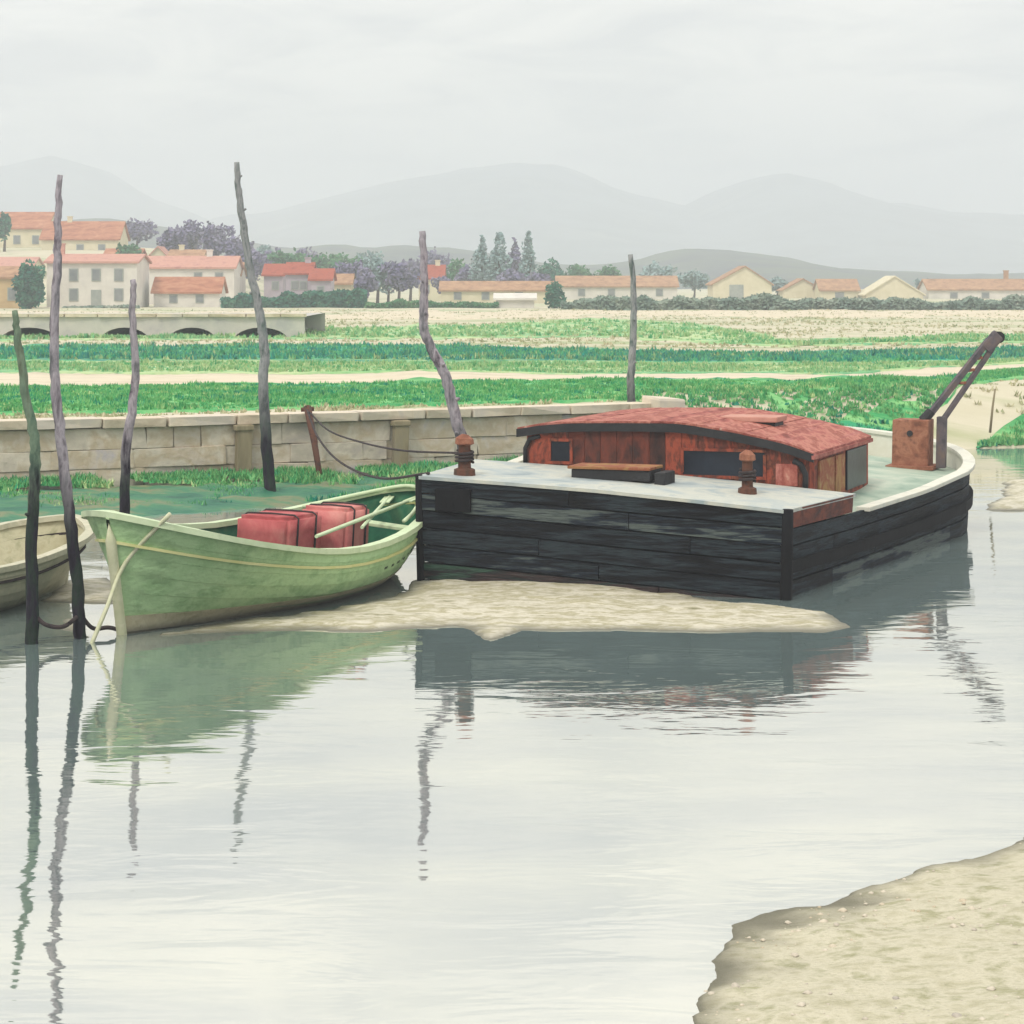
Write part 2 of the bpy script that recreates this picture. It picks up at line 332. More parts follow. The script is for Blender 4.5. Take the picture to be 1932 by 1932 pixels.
M['walllilac'] = wallm('lilac_render', (160, 150, 164), (184, 172, 180))
M['roof1'] = ramp_mat('orange_tiles', [lin(146, 88, 66), lin(176, 116, 88), lin(192, 142, 112)], 1.2, (0.5, 1, 1), rough=0.9, bump=0.4)
M['roofpink'] = ramp_mat('faded_pink_tiles', [lin(176, 122, 112), lin(200, 150, 134), lin(190, 136, 118)], 1.2, rough=0.9, bump=0.4)
M['roofdeep'] = ramp_mat('red_tiles', [lin(136, 60, 46), lin(168, 84, 64), lin(150, 76, 62)], 1.2, rough=0.9, bump=0.4)
M['roofbrown'] = ramp_mat('brown_tiles', [lin(140, 104, 80), lin(172, 132, 102), lin(186, 150, 116)], 1.0, rough=0.9, bump=0.4)
M['shutter'] = ramp_mat('grey_shutter', [lin(140, 146, 142), lin(164, 168, 160)], 2, rough=0.8)
M['pane'] = ramp_mat('window_pane', [lin(112, 116, 120), lin(140, 142, 142)], 1, rough=0.2, bump=0)
M['hill'] = ramp_mat('haze_tinted_hillside', [lin(96, 112, 128), lin(116, 130, 142), lin(86, 102, 116), lin(136, 146, 150)], 0.008, rough=1, bump=0)  # part of the haze is put into this paler, bluer base colour
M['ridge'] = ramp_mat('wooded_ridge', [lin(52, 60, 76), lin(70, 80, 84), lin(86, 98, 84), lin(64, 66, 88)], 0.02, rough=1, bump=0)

# ------------------------------------------------------------------ the setting: water, land, hills
mb = MB(); mb.add([(-160, -12, 0), (160, -12, 0), (160, 110, 0), (-160, 110, 0)], [(0, 1, 2, 3)])
mb.build('water', M['water'], kind='structure', fix=False)

WALL = [(-60, 23.5), (-16, 41.6), (-10.7, 43.95), (-3.0, 47.2), (3.3, 50.6)]
SHORE = WALL + [(4.2, 51.0), (8, 53), (13.5, 55), (22, 57.5), (60, 62), (200, 72)]
ZF = 1.47
def shore_y(X): return lerp(X, SHORE)
def mound(X, Y):
    a = smooth01((Y - 262) / 70) * smooth01((-X - 26) / 34)
    return 8.2 * a
def land_z(X, Y):
    off = Y - shore_y(X)
    z = ZF + mound(X, Y) + 0.10 * fbm(X, Y, 0.12, 3) * min(1, max(0, off - 1.5) / 5)
    if X > 3.3: z = z * smooth01(off / 5.2) - 0.35 * (1 - smooth01(off / 5.2))
    return z
offs = [0, .3, .6, 1, 1.5, 2, 2.6, 3.2, 4, 5, 6, 7.5, 9, 11, 13, 16, 19, 23, 28, 34, 41, 50, 60, 72, 86, 103, 122, 140, 160, 180, 200, 215, 230, 245, 260, 275, 290, 310, 340, 400, 500, 650, 850, 1100, 1500, 2000, 2600, 3400]
cols = []
for xp in np.linspace(-1900, 3900, 300):
    k = (xp * K - 512) / F; d = 48.0
    for _ in range(40): d = shore_y(k * d)
    d += 0.02
    cols.append([(k * (d + o), d + o, land_z(k * (d + o), d + o)) for o in offs])
mb = MB(); mb.grid(cols); mb.build('field', M['field'], kind='structure', smooth=True)

def band(name, mat, front, back, x0, x1, lift, jag, step=14, rows=7):
    """A strip of the field between two edges that run across the view."""
    cs = []
    for xp in np.arange(x0, x1 + 1, step):
        a = on_z(xp, lerp(xp, front) + jag * nz(xp, 3.1, 0, 0.02) + 0.5 * jag * nz(xp, 9.1, 0, 0.09), ZF)
        b = on_z(xp, lerp(xp, back) + jag * nz(xp, 31.1, 0, 0.02) + 0.5 * jag * nz(xp, 19.1, 0, 0.09), ZF)
        c = []
        for r in range(rows):
            p = a.lerp(b, (0, .02, .25, .5, .75, .98, 1)[r]); c.append((p.x, p.y, land_z(p.x, p.y) + (lift if 0 < r < 6 else -.15)))
        cs.append(c)
    m = MB(); m.grid(cs); return m.build(name, mat, kind='structure', smooth=True)
S1F = [(-900, 792), (0, 784), (300, 780), (720, 768), (1150, 757), (1288, 762), (1475, 760), (1578, 752), (1738, 742), (1921, 714), (2800, 700)]
S1B = [(-900, 730), (0, 727), (500, 725), (800, 722), (1200, 718), (1500, 723), (1750, 714), (1932, 697), (2800, 690)]
S2F = [(-900, 708), (0, 705), (500, 708), (800, 706), (1200, 706), (1450, 704), (1550, 710), (1700, 701), (1932, 688), (2800, 680)]
S2M = [(-900, 688), (0, 684), (500, 682), (1200, 684), (1600, 688), (1932, 680), (2800, 674)]
S2B = [(-900, 656), (0, 655), (500, 650), (800, 652), (1200, 662), (1450, 668), (1600, 664), (1932, 656), (2800, 652)]
S3F = [(-300, 646), (300, 644), (600, 641), (900, 638), (1150, 640), (1300, 646), (1500, 655), (1800, 646), (2300, 645)]
S3B = [(-300, 641), (300, 636), (520, 622), (700, 617), (900, 614), (1100, 602), (1300, 610), (1500, 645), (1800, 632), (2300, 634)]
band('grass_strip', M['grass1'], S1F, S1B, -900, 2800, 0.05, 5)
band('footpath', M['path'], S1B, S2F, -900, 2800, 0.03, 3)
band('crop_strip', M['grass3'], S2F, S2M, -900, 2800, 0.055, 4)
band('crop_strip', M['grass2'], S2M, S2B, -900, 2800, 0.05, 4)
band('meadow_strip', M['grass3'], S3F, S3B, -300, 2300, 0.05, 5)
band('footpath', M['path'], [(-900, 606), (0, 604), (900, 602), (1200, 598), (1932, 600), (2800, 600)], [(-900, 588), (0, 588), (900, 587), (1932, 586), (2800, 586)], -900, 2800, 0.04, 3)
# green patches on the bank at the right
m = MB(); cs = []
for X in np.linspace(12.4, 26, 40):
    e = smooth01((X - 12.4) / 2.5); w0 = 1.5 + .35 * nz(X, 1, 0, .8); w1 = w0 + .15 + 1.5 * e + .4 * nz(X, 7, 0, 1.1)
    cs.append([(X, shore_y(X) + o, land_z(X, shore_y(X) + o) + (.05 if k in (1, 2) else -.12)) for k, o in enumerate((w0, w0 + .05, w1 - .05, w1))])
m.grid(cs); m.build('bank_grass', M['grass1'], kind='structure', smooth=True)

def hills(name, mat, d, prof, depth, nzamp, nzs, base):
    cs = []
    for xp in np.linspace(-2600, 4600, 260):
        k = (xp * K - 512) / F
        zt = CH + (HZ - lerp(xp, prof) * K) * d / F
        c = []
        for r, (dd, hh) in enumerate([(-1.0, 0.0), (-.75, .22), (-.5, .5), (-.28, .76), (-.12, .93), (0, 1.0), (.3, .9), (1.0, .2)]):
            Y = d + dd * depth; X = k * d
            z = base + (zt - base) * hh + nzamp * fbm(X, Y, nzs, 4) * (0.25 + hh * 0.75)
            c.append((X, Y, z))
        cs.append(c)
    m = MB(); m.grid(cs); o = m.build(name, mat, kind='structure', smooth=True); return o
FAR = [(-2600, 380), (-1200, 300), (-600, 350), (-200, 330), (0, 318), (100, 306), (200, 333), (300, 385), (400, 418), (520, 402), (640, 365), (760, 330), (850, 315), (950, 307), (1040, 309), (1100, 324), (1200, 368), (1290, 388), (1350, 362), (1420, 333), (1480, 330), (1560, 348), (1650, 378), (1800, 402), (1932, 412), (2200, 405), (2900, 360), (3600, 400), (4600, 390)]
MID = [(-2600, 450), (-800, 430), (0, 425), (200, 412), (280, 425), (360, 440), (430, 452), (480, 455), (560, 470), (640, 462), (700, 470), (760, 462), (860, 468), (950, 482), (1050, 500), (1200, 492), (1280, 472), (1380, 472), (1480, 482), (1560, 505), (1650, 508), (1800, 518), (2000, 515), (3000, 480), (4600, 470)]
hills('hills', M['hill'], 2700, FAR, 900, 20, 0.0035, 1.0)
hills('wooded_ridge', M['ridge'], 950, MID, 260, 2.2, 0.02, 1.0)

# tidal sand and mud
def poly_sd(px, py, poly):
    """Signed distance to a polygon, positive inside."""
    poly = np.array(poly); n = len(poly); best = np.full(px.shape, 1e9); ins = np.zeros(px.shape, bool)
    for i in range(n):
        ax, ay = poly[i]; bx, by = poly[(i + 1) % n]; ex, ey = bx - ax, by - ay
        t = np.clip(((px - ax) * ex + (py - ay) * ey) / (ex * ex + ey * ey + 1e-9), 0, 1)
        best = np.minimum(best, np.hypot(px - ax - t * ex, py - ay - t * ey))
        c = ((ay > py) != (by > py)) & (px < ex * (py - ay) / (ey + 1e-12) + ax); ins ^= c
    return np.where(ins, best, -best)
def flat(name, mat, polys, step, rise, top, rough, edge, kind='structure', terr=0.0):
    P = np.array([p for q in polys for p in q]); x0, y0 = P.min(0) - 0.6; x1, y1 = P.max(0) + 0.6
    xs = np.arange(x0, x1, step); ys = np.arange(y0, y1, step); gx, gy = np.meshgrid(xs, ys)
    sd = np.max([poly_sd(gx, gy, q) for q in polys], axis=0)
    Z = np.zeros_like(gx)
    for i in range(gx.shape[0]):
        for j in range(gx.shape[1]):
            if sd[i, j] < -0.55: Z[i, j] = -1; continue
            f = fbm(gx[i, j] * 0.7, gy[i, j], 1.3, 4); s = sd[i, j] + edge * f
            z = top * (1 - math.exp(-max(s, 0) * rise / top)) if s > 0 else s * 0.5
            z += rough * fbm(gx[i, j] * .8 + 9, gy[i, j], 2.4, 4) * min(1, max(0, s) * 3)
            if terr and s > 0: z += terr * (0.5 + 0.5 * math.tanh(12 * (fbm(gx[i, j] * 0.5, gy[i, j] * 1.1 + 50, 0.9, 3) - 0.05)))
            Z[i, j] = z
    idx = -np.ones(gx.shape, int); m = MB(); keep = Z > -0.5
    for i, j in zip(*np.nonzero(keep)):
        idx[i, j] = len(m.v); m.v.append((gx[i, j], gy[i, j], Z[i, j]))
    for i in range(gx.shape[0] - 1):
        for j in range(gx.shape[1] - 1):
            q = (idx[i, j], idx[i, j + 1], idx[i + 1, j + 1], idx[i + 1, j])
            if min(q) >= 0: m.f.append(q)
    ob = m.build(name, mat, kind=kind, smooth=True, fix=False)
    def hz_at(X, Y):
        i = int((Y - y0) / step); j = int((X - x0) / step)
        return Z[i, j] if 0 <= i < Z.shape[0] and 0 <= j < Z.shape[1] else -1
    return ob, hz_at
def W2(pts): return [tuple(on_z(x, y, 0)[:2]) for x, y in pts]
flat('sand_bar', M['mud'], [W2([(300, 1199), (380, 1196), (450, 1192), (700, 1190), (860, 1181), (925, 1207), (985, 1188), (1200, 1190), (1400, 1193), (1560, 1192), (1608, 1183), (1550, 1156), (1460, 1144), (1300, 1128), (1180, 1100), (1100, 1085), (900, 1078), (800, 1088), (740, 1124), (640, 1150), (480, 1166), (370, 1184)])],
     0.08, 0.13, 0.10, 0.018, 0.14, terr=0.022)
flat('mud_flat', M['mud'], [W2([(1868, 962), (2050, 966), (2200, 940), (2100, 912), (1900, 908)])], 0.16, 0.3, 0.10, 0.03, 0.2)
flat('mud_flat', M['mud'], [W2([(80, 1135), (215, 1140), (235, 1115), (200, 1090), (120, 1095)]), W2([(95, 1188), (150, 1194), (170, 1180), (130, 1168)])], 0.07, 0.3, 0.06, 0.02, 0.1)
_, near_h = flat('sand_bank', M['bank'], [W2([(1330, 1932), (1325, 1850), (1345, 1785), (1395, 1748), (1480, 1727), (1600, 1695), (1700, 1660), (1800, 1624), (1932, 1582), (2300, 1500)]) + [(14, 20), (14, 6.5), (1.6, 6.5), (1.9, 10)]],
     0.07, 0.10, 0.40, 0.028, 0.18, terr=0.015)
fs = []
for X in np.linspace(-16, 3.6, 22): fs.append((X, shore_y(X) + 0.35))
ft = [(3.6, 48.6), (1.5, 46.9), (-0.5, 44.6), (-2.2, 43.6), (-4.5, 41.8), (-6.8, 40.2), (-9, 39.2), (-12, 38.4), (-16, 37)]
flat('foreshore', M['shore'], [fs + ft], 0.12, 0.16, 0.32, 0.05, 0.25)

# ------------------------------------------------------------------ grass, too fine to count
def tufts(name, mat, n, pick, h, wd, blades, lean=0.5, kind='stuff'):
    m = MB(); rr = random.Random(5 + n)
    V = m.v; Fc = m.f; made = 0; tv = []
    while made < n:
        p = pick(rr)
        if p is None: continue
        made += 1; X, Y, z = p; tt = rr.gauss(0, .45); hs = h * rr.uniform(0.45, 1.25) * (0.75 + 0.6 * nz(X, Y, 0, 0.5))
        for b in range(blades):
            a = rr.uniform(0, 6.283); ox, oy = rr.gauss(0, h * .35), rr.gauss(0, h * .35); l = rr.uniform(0.1, lean) * hs
            i = len(V); ca, sa = math.cos(a) * wd, math.sin(a) * wd; t = rr.uniform(0, 6.283)
            V.append((X + ox - ca, Y + oy - sa, z - 0.03)); V.append((X + ox + ca, Y + oy + sa, z - 0.03))
            V.append((X + ox + math.cos(t) * l, Y + oy + math.sin(t) * l, z + hs * rr.uniform(.7, 1.1))); Fc.append((i, i + 1, i + 2)); tv += [tt + rr.gauss(0, .12)] * 3
    return m.build(name, mat, kind=kind, fix=False, tint=tv)
def in_band(front, back, x0, x1):
    def pick(rr):
        xp = rr.uniform(x0, x1); a = on_z(xp, lerp(xp, front) - 2, ZF); b = on_z(xp, lerp(xp, back) + 3, ZF); p = a.lerp(b, rr.random())
        return (p.x, p.y, land_z(p.x, p.y) + 0.04)
    return pick
tag(tufts('grass', M['grass1'], 11000, in_band(S1F, S1B, -300, 2250), 0.14, 0.04, 7), 'emerald grass of the strip along the top of the quay', 'grass')
tag(tufts('crop_leaves', M['grass3'], 6000, in_band(S2F, S2M, -300, 2250), 0.17, 0.06, 5), 'yellow green crop beyond the pale footpath', 'crop')
tag(tufts('crop_leaves', M['grass2'], 7000, in_band(S2M, S2B, -300, 2250), 0.24, 0.08, 4), 'blue green crop in the middle of the fields', 'crop')
tag(tufts('meadow_grass', M['grass3'], 4000, in_band(S3F, S3B, -300, 2250), 0.26, 0.11, 4), 'yellow green meadow grass in front of the houses', 'grass')
def in_strip(X, Y):
    xp = (X / Y * F + 512) / K; yp = (HZ + (CH - ZF) * F / Y) / K
    return lerp(xp, S2B) < yp < lerp(xp, S1F)
def straw_pick(rr):
    Y = 44 + 170 * rr.random() ** 1.7; X = Y * rr.uniform(-.3, .34); off = Y - shore_y(X)
    if off < 1.2 or (X > 3 and off < 2.6) or in_strip(X, Y) or nz(X, Y, 3, .12) < rr.uniform(-.5, .3): return None
    return (X, Y, land_z(X, Y))
M['straw'] = ramp_mat('dry_grass', [lin(150, 162, 122), lin(184, 180, 146), lin(204, 196, 164), lin(166, 170, 130)], .4, rough=.95, bump=0, tint=.3, spec=.1)
tag(tufts('dry_grass', M['straw'], 9000, straw_pick, 0.15, 0.05, 5, .9), 'dry straw coloured grass scattered over the pale fields', 'grass')
def shore_pick(rr):
    X = rr.uniform(-15, 3.4); t = rr.random() ** 1.5; Y = shore_y(X) - 0.15 - 4.2 * t
    if nz(X, Y, 2, 0.6) < -0.12: return None
    return (X, Y, 0.30 - 0.27 * t)
tag(tufts('shore_weed', M['grass1'], 5200, shore_pick, 0.17, 0.03, 5, 0.9), 'low green weed on the mud at the foot of the quay', 'weed')
def bank_pick(rr):
    X = rr.uniform(12.6, 24); e = smooth01((X - 12.4) / 2.5); Y = shore_y(X) + 1.55 + (.1 + 1.4 * e) * rr.random()
    return (X, Y, land_z(X, Y) + .03)
tag(tufts('bank_weed', M['grass1'], 1300, bank_pick, 0.2, 0.035, 6), 'green grass on the sandy bank behind the barge stern', 'grass')
rp_ = random.Random(8); m = MB(); made = 0
while made < 2600:
    X, Y = rp_.uniform(-.6, 7.5), rp_.uniform(9, 18.5); h = near_h(X, Y)
    if h < .015 or nz(X, Y, 9, 0.7) < rp_.uniform(-.4, .35): continue
    made += 1; r_ = .006 + .026 * rp_.random() ** 4; b = bmesh.new(); V = []
    for (x, y, z) in ((1, 0, 0), (0, 1, 0), (-1, 0, 0), (0, -1, 0), (0, 0, 1), (0, 0, -1), (.6, .6, .5), (-.6, .6, .5), (-.6, -.6, .5), (.6, -.6, .5)):
        V.append((X + x * r_ * rp_.uniform(.8, 1.4), Y + y * r_ * rp_.uniform(.8, 1.2), h + z * r_ * .7))
    m.add(V, [(0, 6, 9), (6, 1, 7), (7, 2, 8), (8, 3, 9), (6, 7, 4), (7, 8, 4), (8, 9, 4), (9, 6, 4), (0, 1, 6), (1, 2, 7), (2, 3, 8), (3, 0, 9)])
tag(m.build('pebbles', M['stone'], kind='stuff', fix=False, smooth=True), 'small pebbles scattered over the near sand bank', 'pebbles')

# ------------------------------------------------------------------ quay wall, stone by stone
def block_mesh(seed):
    b = bmesh.new(); bmesh.ops.create_cube(b, size=1.0); rr = random.Random(seed)
    for v in b.verts: v.co += Vector((rr.uniform(-.02, .02), rr.uniform(-.09, .09), rr.uniform(-.03, .03)))
    bmesh.ops.bevel(b, geom=b.edges[:], offset=0.025, segments=1, affect='EDGES')
    me = bpy.data.meshes.new('stone'); b.to_mesh(me); b.free(); return me
blk = [block_mesh(i) for i in range(6)]
for me in blk: me.materials.append(M['stone'])
cpm = [block_mesh(20 + i) for i in range(3)]
for me in cpm: me.materials.append(M['coping'])
quay = thing('quay_wall', (-3, 47.2, 0), 'long low quay wall of pale stone blocks with coping, behind the boats', 'wall')
P = [Vector((x, y, 0)) for x, y in WALL]; P[0] = P[1] + (P[0] - P[1]).normalized() * 6
def along(dist):
    for a, b in zip(P, P[1:]):
        L = (b - a).length
        if dist <= L: return a + (b - a) * (dist / L), (b - a).normalized()
        dist -= L
    return P[-1], (P[-1] - P[-2]).normalized()
LEN = sum((b - a).length for a, b in zip(P, P[1:]))
m = MB(); top = [p + Vector((0, 0, ZF - 0.1)) for p in P]; bot = [p + Vector((0, 0, -0.4)) for p in P]
nr = []
for i in range(len(P)):
    t = (P[min(i + 1, len(P) - 1)] - P[max(i - 1, 0)]).normalized(); nr.append(Vector((t.y, -t.x, 0)))
off = [p - n * 0.12 for p, n in zip(top, nr)]; offb = [p - n * 0.12 for p, n in zip(bot, nr)]
m.strip(off, offb, nr, 0.5); m.build('wall_core', M['mortar'], quay)
def piece(name, me, c, size, t, parent, tilt=0.0):
    o = bpy.data.objects.new(name, me); COL.objects.link(o); o.parent = parent
    o.location = Vector(c) - Vector(parent.location); o.scale = size; o.rotation_euler = (0, tilt, math.atan2(t.y, t.x)); return o
rr = random.Random(3)
zs = [0.0, 0.47, 0.88, ZF - 0.13]
for c in range(3):
    s = rr.uniform(0, 0.5)
    while s < LEN - 0.3:
        L = rr.choice((.55, .8, 1.1, 1.5, 1.9)) * rr.uniform(.85, 1.15); L = min(L, LEN - s); p, t = along(s + L / 2); n = Vector((t.y, -t.x, 0))
        h = zs[c + 1] - zs[c]
        piece('stone', rr.choice(blk), p - n * (0.13 + rr.uniform(-.035, .03)) + Vector((0, 0, (zs[c] + zs[c + 1]) / 2)), (L - 0.012, 0.30, h - 0.008), t, quay, rr.uniform(-.012, .012))
        s += L
s = 0
while s < LEN:
    L = min(rr.uniform(1.0, 1.7), LEN - s + 0.01); p, t = along(s + L / 2); n = Vector((t.y, -t.x, 0))
    piece('coping_stone', rr.choice(cpm), p - n * 0.16 + Vector((0, 0, ZF - 0.02 + rr.uniform(-.012, .012))), (L - 0.02, 0.62, 0.20), t, quay); s += L
pier = piece('end_pier', cpm[0], P[-1] + Vector((0.35, 0.1, 0.6)), (0.75, 0.75, 2.1), (P[-1] - P[-2]).normalized(), quay)
for xq, lab in ((455, 'grey timber fender upright on the quay wall above the green boat'), (750, 'worn timber fender upright on the quay wall left of the barge')):
    k = (xq * K - 512) / F; d = 46
    for _ in range(20): d = lerp(k * d, WALL)
    t = Vector((7.7, 3.25, 0)).normalized(); n = Vector((t.y, -t.x, 0)); base = Vector((k * d, d, 0)) + n * 0.17
    m = MB(); m.box(base + Vector((0, 0, 0.62)), (0.34, 0.22, 1.46), t, n, (0.03, 0, 1)); m.box(base + Vector((0, 0, 1.28)) + n * 0.02, (0.42, 0.26, 0.12), t, n)
    tag(m.build('fender_timber', M['timber'], bevel=0.025), lab, 'fender', 'timber fenders on the quay wall')

# ------------------------------------------------------------------ mooring poles
def pole(pix, d, r0, r1, mat, label, dl=0.0, foot=-0.4):
    n = len(pix); pts = []
    for i, (x, y) in enumerate(pix): pts.append(at_d(x, y, d + dl * (i / (n - 1) - 0.5)))
    b = pts[-1]; pts[-1] = Vector((b.x, b.y, min(b.z, foot))) if b.z < 1.0 or foot < b.z else b
    if pts[-1].z > foot: pts.append(Vector((b.x + 0.02, b.y, foot)))
    Q = wob(pts, 7, 0.012, n + int(d * 10)); k = len(Q)
    R = [(r1 + (r0 - r1) * (i / (k - 1)) ** 0.8) * (1 + 0.13 * nz(i * 1.7, d, 0, 1)) for i in range(k)]
    m = MB(); m.tube(Q, R, 9); rk = random.Random(int(d * 7))
    for i in range(4, k - 4, 7):
        if rk.random() < .75:
            a_ = rk.uniform(0, 6.28); q_ = Q[i]; m.tube([q_, q_ + Vector((math.cos(a_) * R[i] * 1.5, math.sin(a_) * R[i] * 1.5, .05))], [R[i] * .6, R[i] * .25], 6)
    o = m.build('mooring_pole', mat, smooth=True)
    return tag(o, label, 'pole', 'mooring poles standing in the harbour mud')
pole([(29, 586), (34, 640), (48, 740), (66, 835), (66, 900), (60, 1050), (62, 1190)], 26.0, 0.085, 0.035, M['pole_green'], 'thin greenish leaning pole, leftmost of all, dark at its foot')
pole([(112, 330), (109, 420), (108, 500), (102, 660), (112, 800), (130, 960), (146, 1100), (155, 1195)], 26.4, 0.085, 0.035, M['pole'], 'tall grey pole standing just left of the green boat bow')
pole([(252, 528), (250, 600), (256, 690), (250, 770), (238, 860), (232, 965)], 33.0, 0.085, 0.045, M['pole'], 'shorter lilac grey pole rising behind the green boat bow')
pole([(447, 306), (450, 360), (460, 430), (472, 510), (490, 590), (499, 660), (497, 720), (500, 800), (515, 932)], 43.3, 0.12, 0.055, M['pole_mixed'], 'tallest crooked pole near the quay wall behind the red boxes')
pole([(796, 436), (800, 500), (800, 560), (800, 620), (818, 665), (842, 715), (860, 790), (876, 860), (884, 900)], 36.0, 0.11, 0.055, M['pole'], 'bent grey pole behind the left corner of the barge')
pole([(1190, 480), (1196, 560), (1194, 640), (1190, 720), (1192, 790)], 51.6, 0.11, 0.06, M['pole_mixed'], 'straight pole on the quay above the cabin roof', foot=1.2)

# leaning post on the wall and the ropes to the barge
m = MB(); hp = at_d(580, 768, 46.4); fp = at_d(606, 900, 45.4)
m.tube([hp, hp.lerp(fp, .5), fp + Vector((0.02, -.05, -.25))], [0.09, 0.075, 0.06], 8); m.tube([hp + Vector((-.14, 0, -.06)), hp + Vector((.14, 0, -.04))], [.05, .05], 8)
tag(m.build('leaning_post', M['bollard'], smooth=True), 'dark mooring post leaning on the quay wall, ropes tied to its head', 'post')
def rope(name, pts, r, mat, label, n=8):
    m = MB(); m.tube(wob(pts, n), r, 6); return tag(m.build(name, mat, smooth=True), label, 'rope')

# ------------------------------------------------------------------ the black barge
BM, BA, BR = Vector((1.26, 30.4, 0)), Vector((.3875, .9219, 0)), Vector((.954, -.3, 0))
VEND = 12.6
def half_w(v):
    if v <= 8.2: return 2.67 + 0.112 * v
    q = (v - 8.2) / (VEND - 8.2); return (2.67 + 0.112 * 8.2) * max(0.0, 1 - q ** 2.2) ** 0.5
def bl(v, w_, z): return BM + BA * v + BR * w_ + Vector((0, 0, z - 0.06 * w_))
SHEER = [(0, 1.14), (2.7, 1.14), (6, 1.20), (9, 1.38), (11, 1.52), (12.6, 1.58)]
POOP = 1.43
barge = thing('barge', tuple(BM + BA * 5), 'big black planked barge with red cabin and small crane, listing on the sand bar', 'barge')
vs_ = list(np.linspace(0, 8.2, 14)) + [8.2 + (VEND - 8.2) * math.sin(q) for q in np.linspace(0.12, math.pi / 2, 16)]
def outline(inset=0.0, flare=0.0):
    """Both sides round the far end, starting at the near right corner: (v, w, normal)."""
    R = [(v, half_w(v)) for v in vs_]; L = [(v, -w_) for v, w_ in R[::-1]][1:]
    pts = R + L; res = []
    for i, (v, w_) in enumerate(pts):
        a = pts[max(i - 1, 0)]; b = pts[min(i + 1, len(pts) - 1)]
        t = (BA * (b[0] - a[0]) + BR * (b[1] - a[1])).normalized(); n = Vector((t.y, -t.x, 0))
        res.append((v, w_, n))
    return res
OL = outline()
def ring(fz, off, flare=0.10):
    """A line round the hull at fraction fz of the sheer height, off metres outside the planform."""
    R = []
    for v, w_, n in OL:
        z = -0.35 + (lerp(v, SHEER) + 0.35) * fz; R.append(bl(v, w_, z) + n * (off + flare * (fz - 0.3)))
    return R
NR = [n for _, _, n in OL]
# core
m = MB(); m.grid([ring(0, -0.06), ring(0.5, -0.06), ring(0.97, -0.06)]); m.grid([[bl(0, -2.62, z) + BA * 0.07 for z in (-.35, POOP - .05)], [bl(0, 2.62, z) + BA * 0.07 for z in (-.35, POOP - .05)]])
m.build('hull', M['tar_dark'], barge, smooth=False)
nst = 6
for i in range(nst):
    f0, f1 = i / nst + 0.008, (i + 1) / nst - 0.008; jj = rr.uniform(-.015, .02)
    T, B = ring(f1, jj), ring(f0, jj); c1 = 3 + (i * 3) % 6; c2 = c1 + 9; c3 = len(T) - 1 - c1
    for a_, b_ in ((0, c1), (c1, c2), (c2, c3), (c3, len(T) - 1)):
        TT, BB = T[a_:b_ + 1], B[a_:b_ + 1]
        if a_: g_ = (TT[1] - TT[0]).normalized() * .014; TT = [TT[0] + g_] + TT[1:]; BB = [BB[0] + g_] + BB[1:]
        m = MB(); m.strip(TT, BB, NR[a_:b_ + 1], 0.055); m.build('side_plank', M['tar' if i > 1 else 'tar_weed'], barge)
m = MB(); tp = ring(0.70, 0.085); bt = ring(0.585, 0.085)
m.strip(tp, bt, NR, 0.10); m.build('rubbing_strake', M['tar_dark'], barge)
# transom planks
tn = Vector((-BR.y, BR.x, 0)) * -1
nt_ = 7; hz_ = [-.35 + (POOP + .35) * i / nt_ for i in range(nt_ + 1)]
for i in range(nt_):
    jj = rr.uniform(-.012, .02); z0, z1 = hz_[i] + 0.012, hz_[i + 1] - 0.012; T, B = [], []
    for q in np.linspace(-1, 1, 13):
        hw = 2.68 + 0.03 * (i / nt_); d1 = 0.012 * nz(q * 3, i * 2.2, 0, 1)
        T.append(bl(0, q * hw, z1 + d1) + tn * (jj + .05)); B.append(bl(0, q * hw, z0 + d1) + tn * (jj + .05))
    cut = 3 + (i * 5) % 7; g_ = (T[cut + 1] - T[cut]).normalized() * .012
    for a_, b_ in ((0, cut), (cut, 12)):
        TT, BB = T[a_:b_ + 1], B[a_:b_ + 1]
        if a_: TT = [TT[0] + g_] + TT[1:]; BB = [BB[0] + g_] + BB[1:]
        jn = tn * rr.uniform(-.006, .008); m = MB(); m.strip([p + jn for p in TT], [p + jn for p in BB], [tn] * len(TT), 0.06); m.build('transom_plank', M['tar' if i > 1 else 'tar_weed'], barge)
for sgn, r_ in ((1, .085), (-1, .06)):
    m = MB(); c0 = bl(0, sgn * 2.72, -.35) + tn * .04; c1 = bl(0, sgn * 2.76, POOP + .01) + tn * .04
    m.tube([c0, c0.lerp(c1, .5), c1], [r_, r_ * 1.05, r_ * .9], 8); m.build('corner_post', M['tar_dark'], barge, smooth=True)
m = MB()
for q in (-2.2,): m.box(bl(0, q, 1.12) + tn * .10, (.55, .08, .34), BR, tn)
m.build('iron_plate', M['tar_dark'], barge, bevel=0.02)
# raised bulwarks beside the poop deck
for sgn in (1, -1):
    T, B, Nn = [], [], []
    for v in np.linspace(0.05, 2.62, 9):
        p = next(o for o in OL if abs(o[0] - v) < 2); n = (BR * sgn + BA * -0.11).normalized()
        T.append(bl(v, sgn * half_w(v), POOP - .015) + n * 0.09); B.append(bl(v, sgn * half_w(v), 1.15) + n * 0.075); Nn.append(n)
    m = MB(); m.strip(T, B, Nn, 0.09); m.build('bulwark', M['tar_red'], barge)
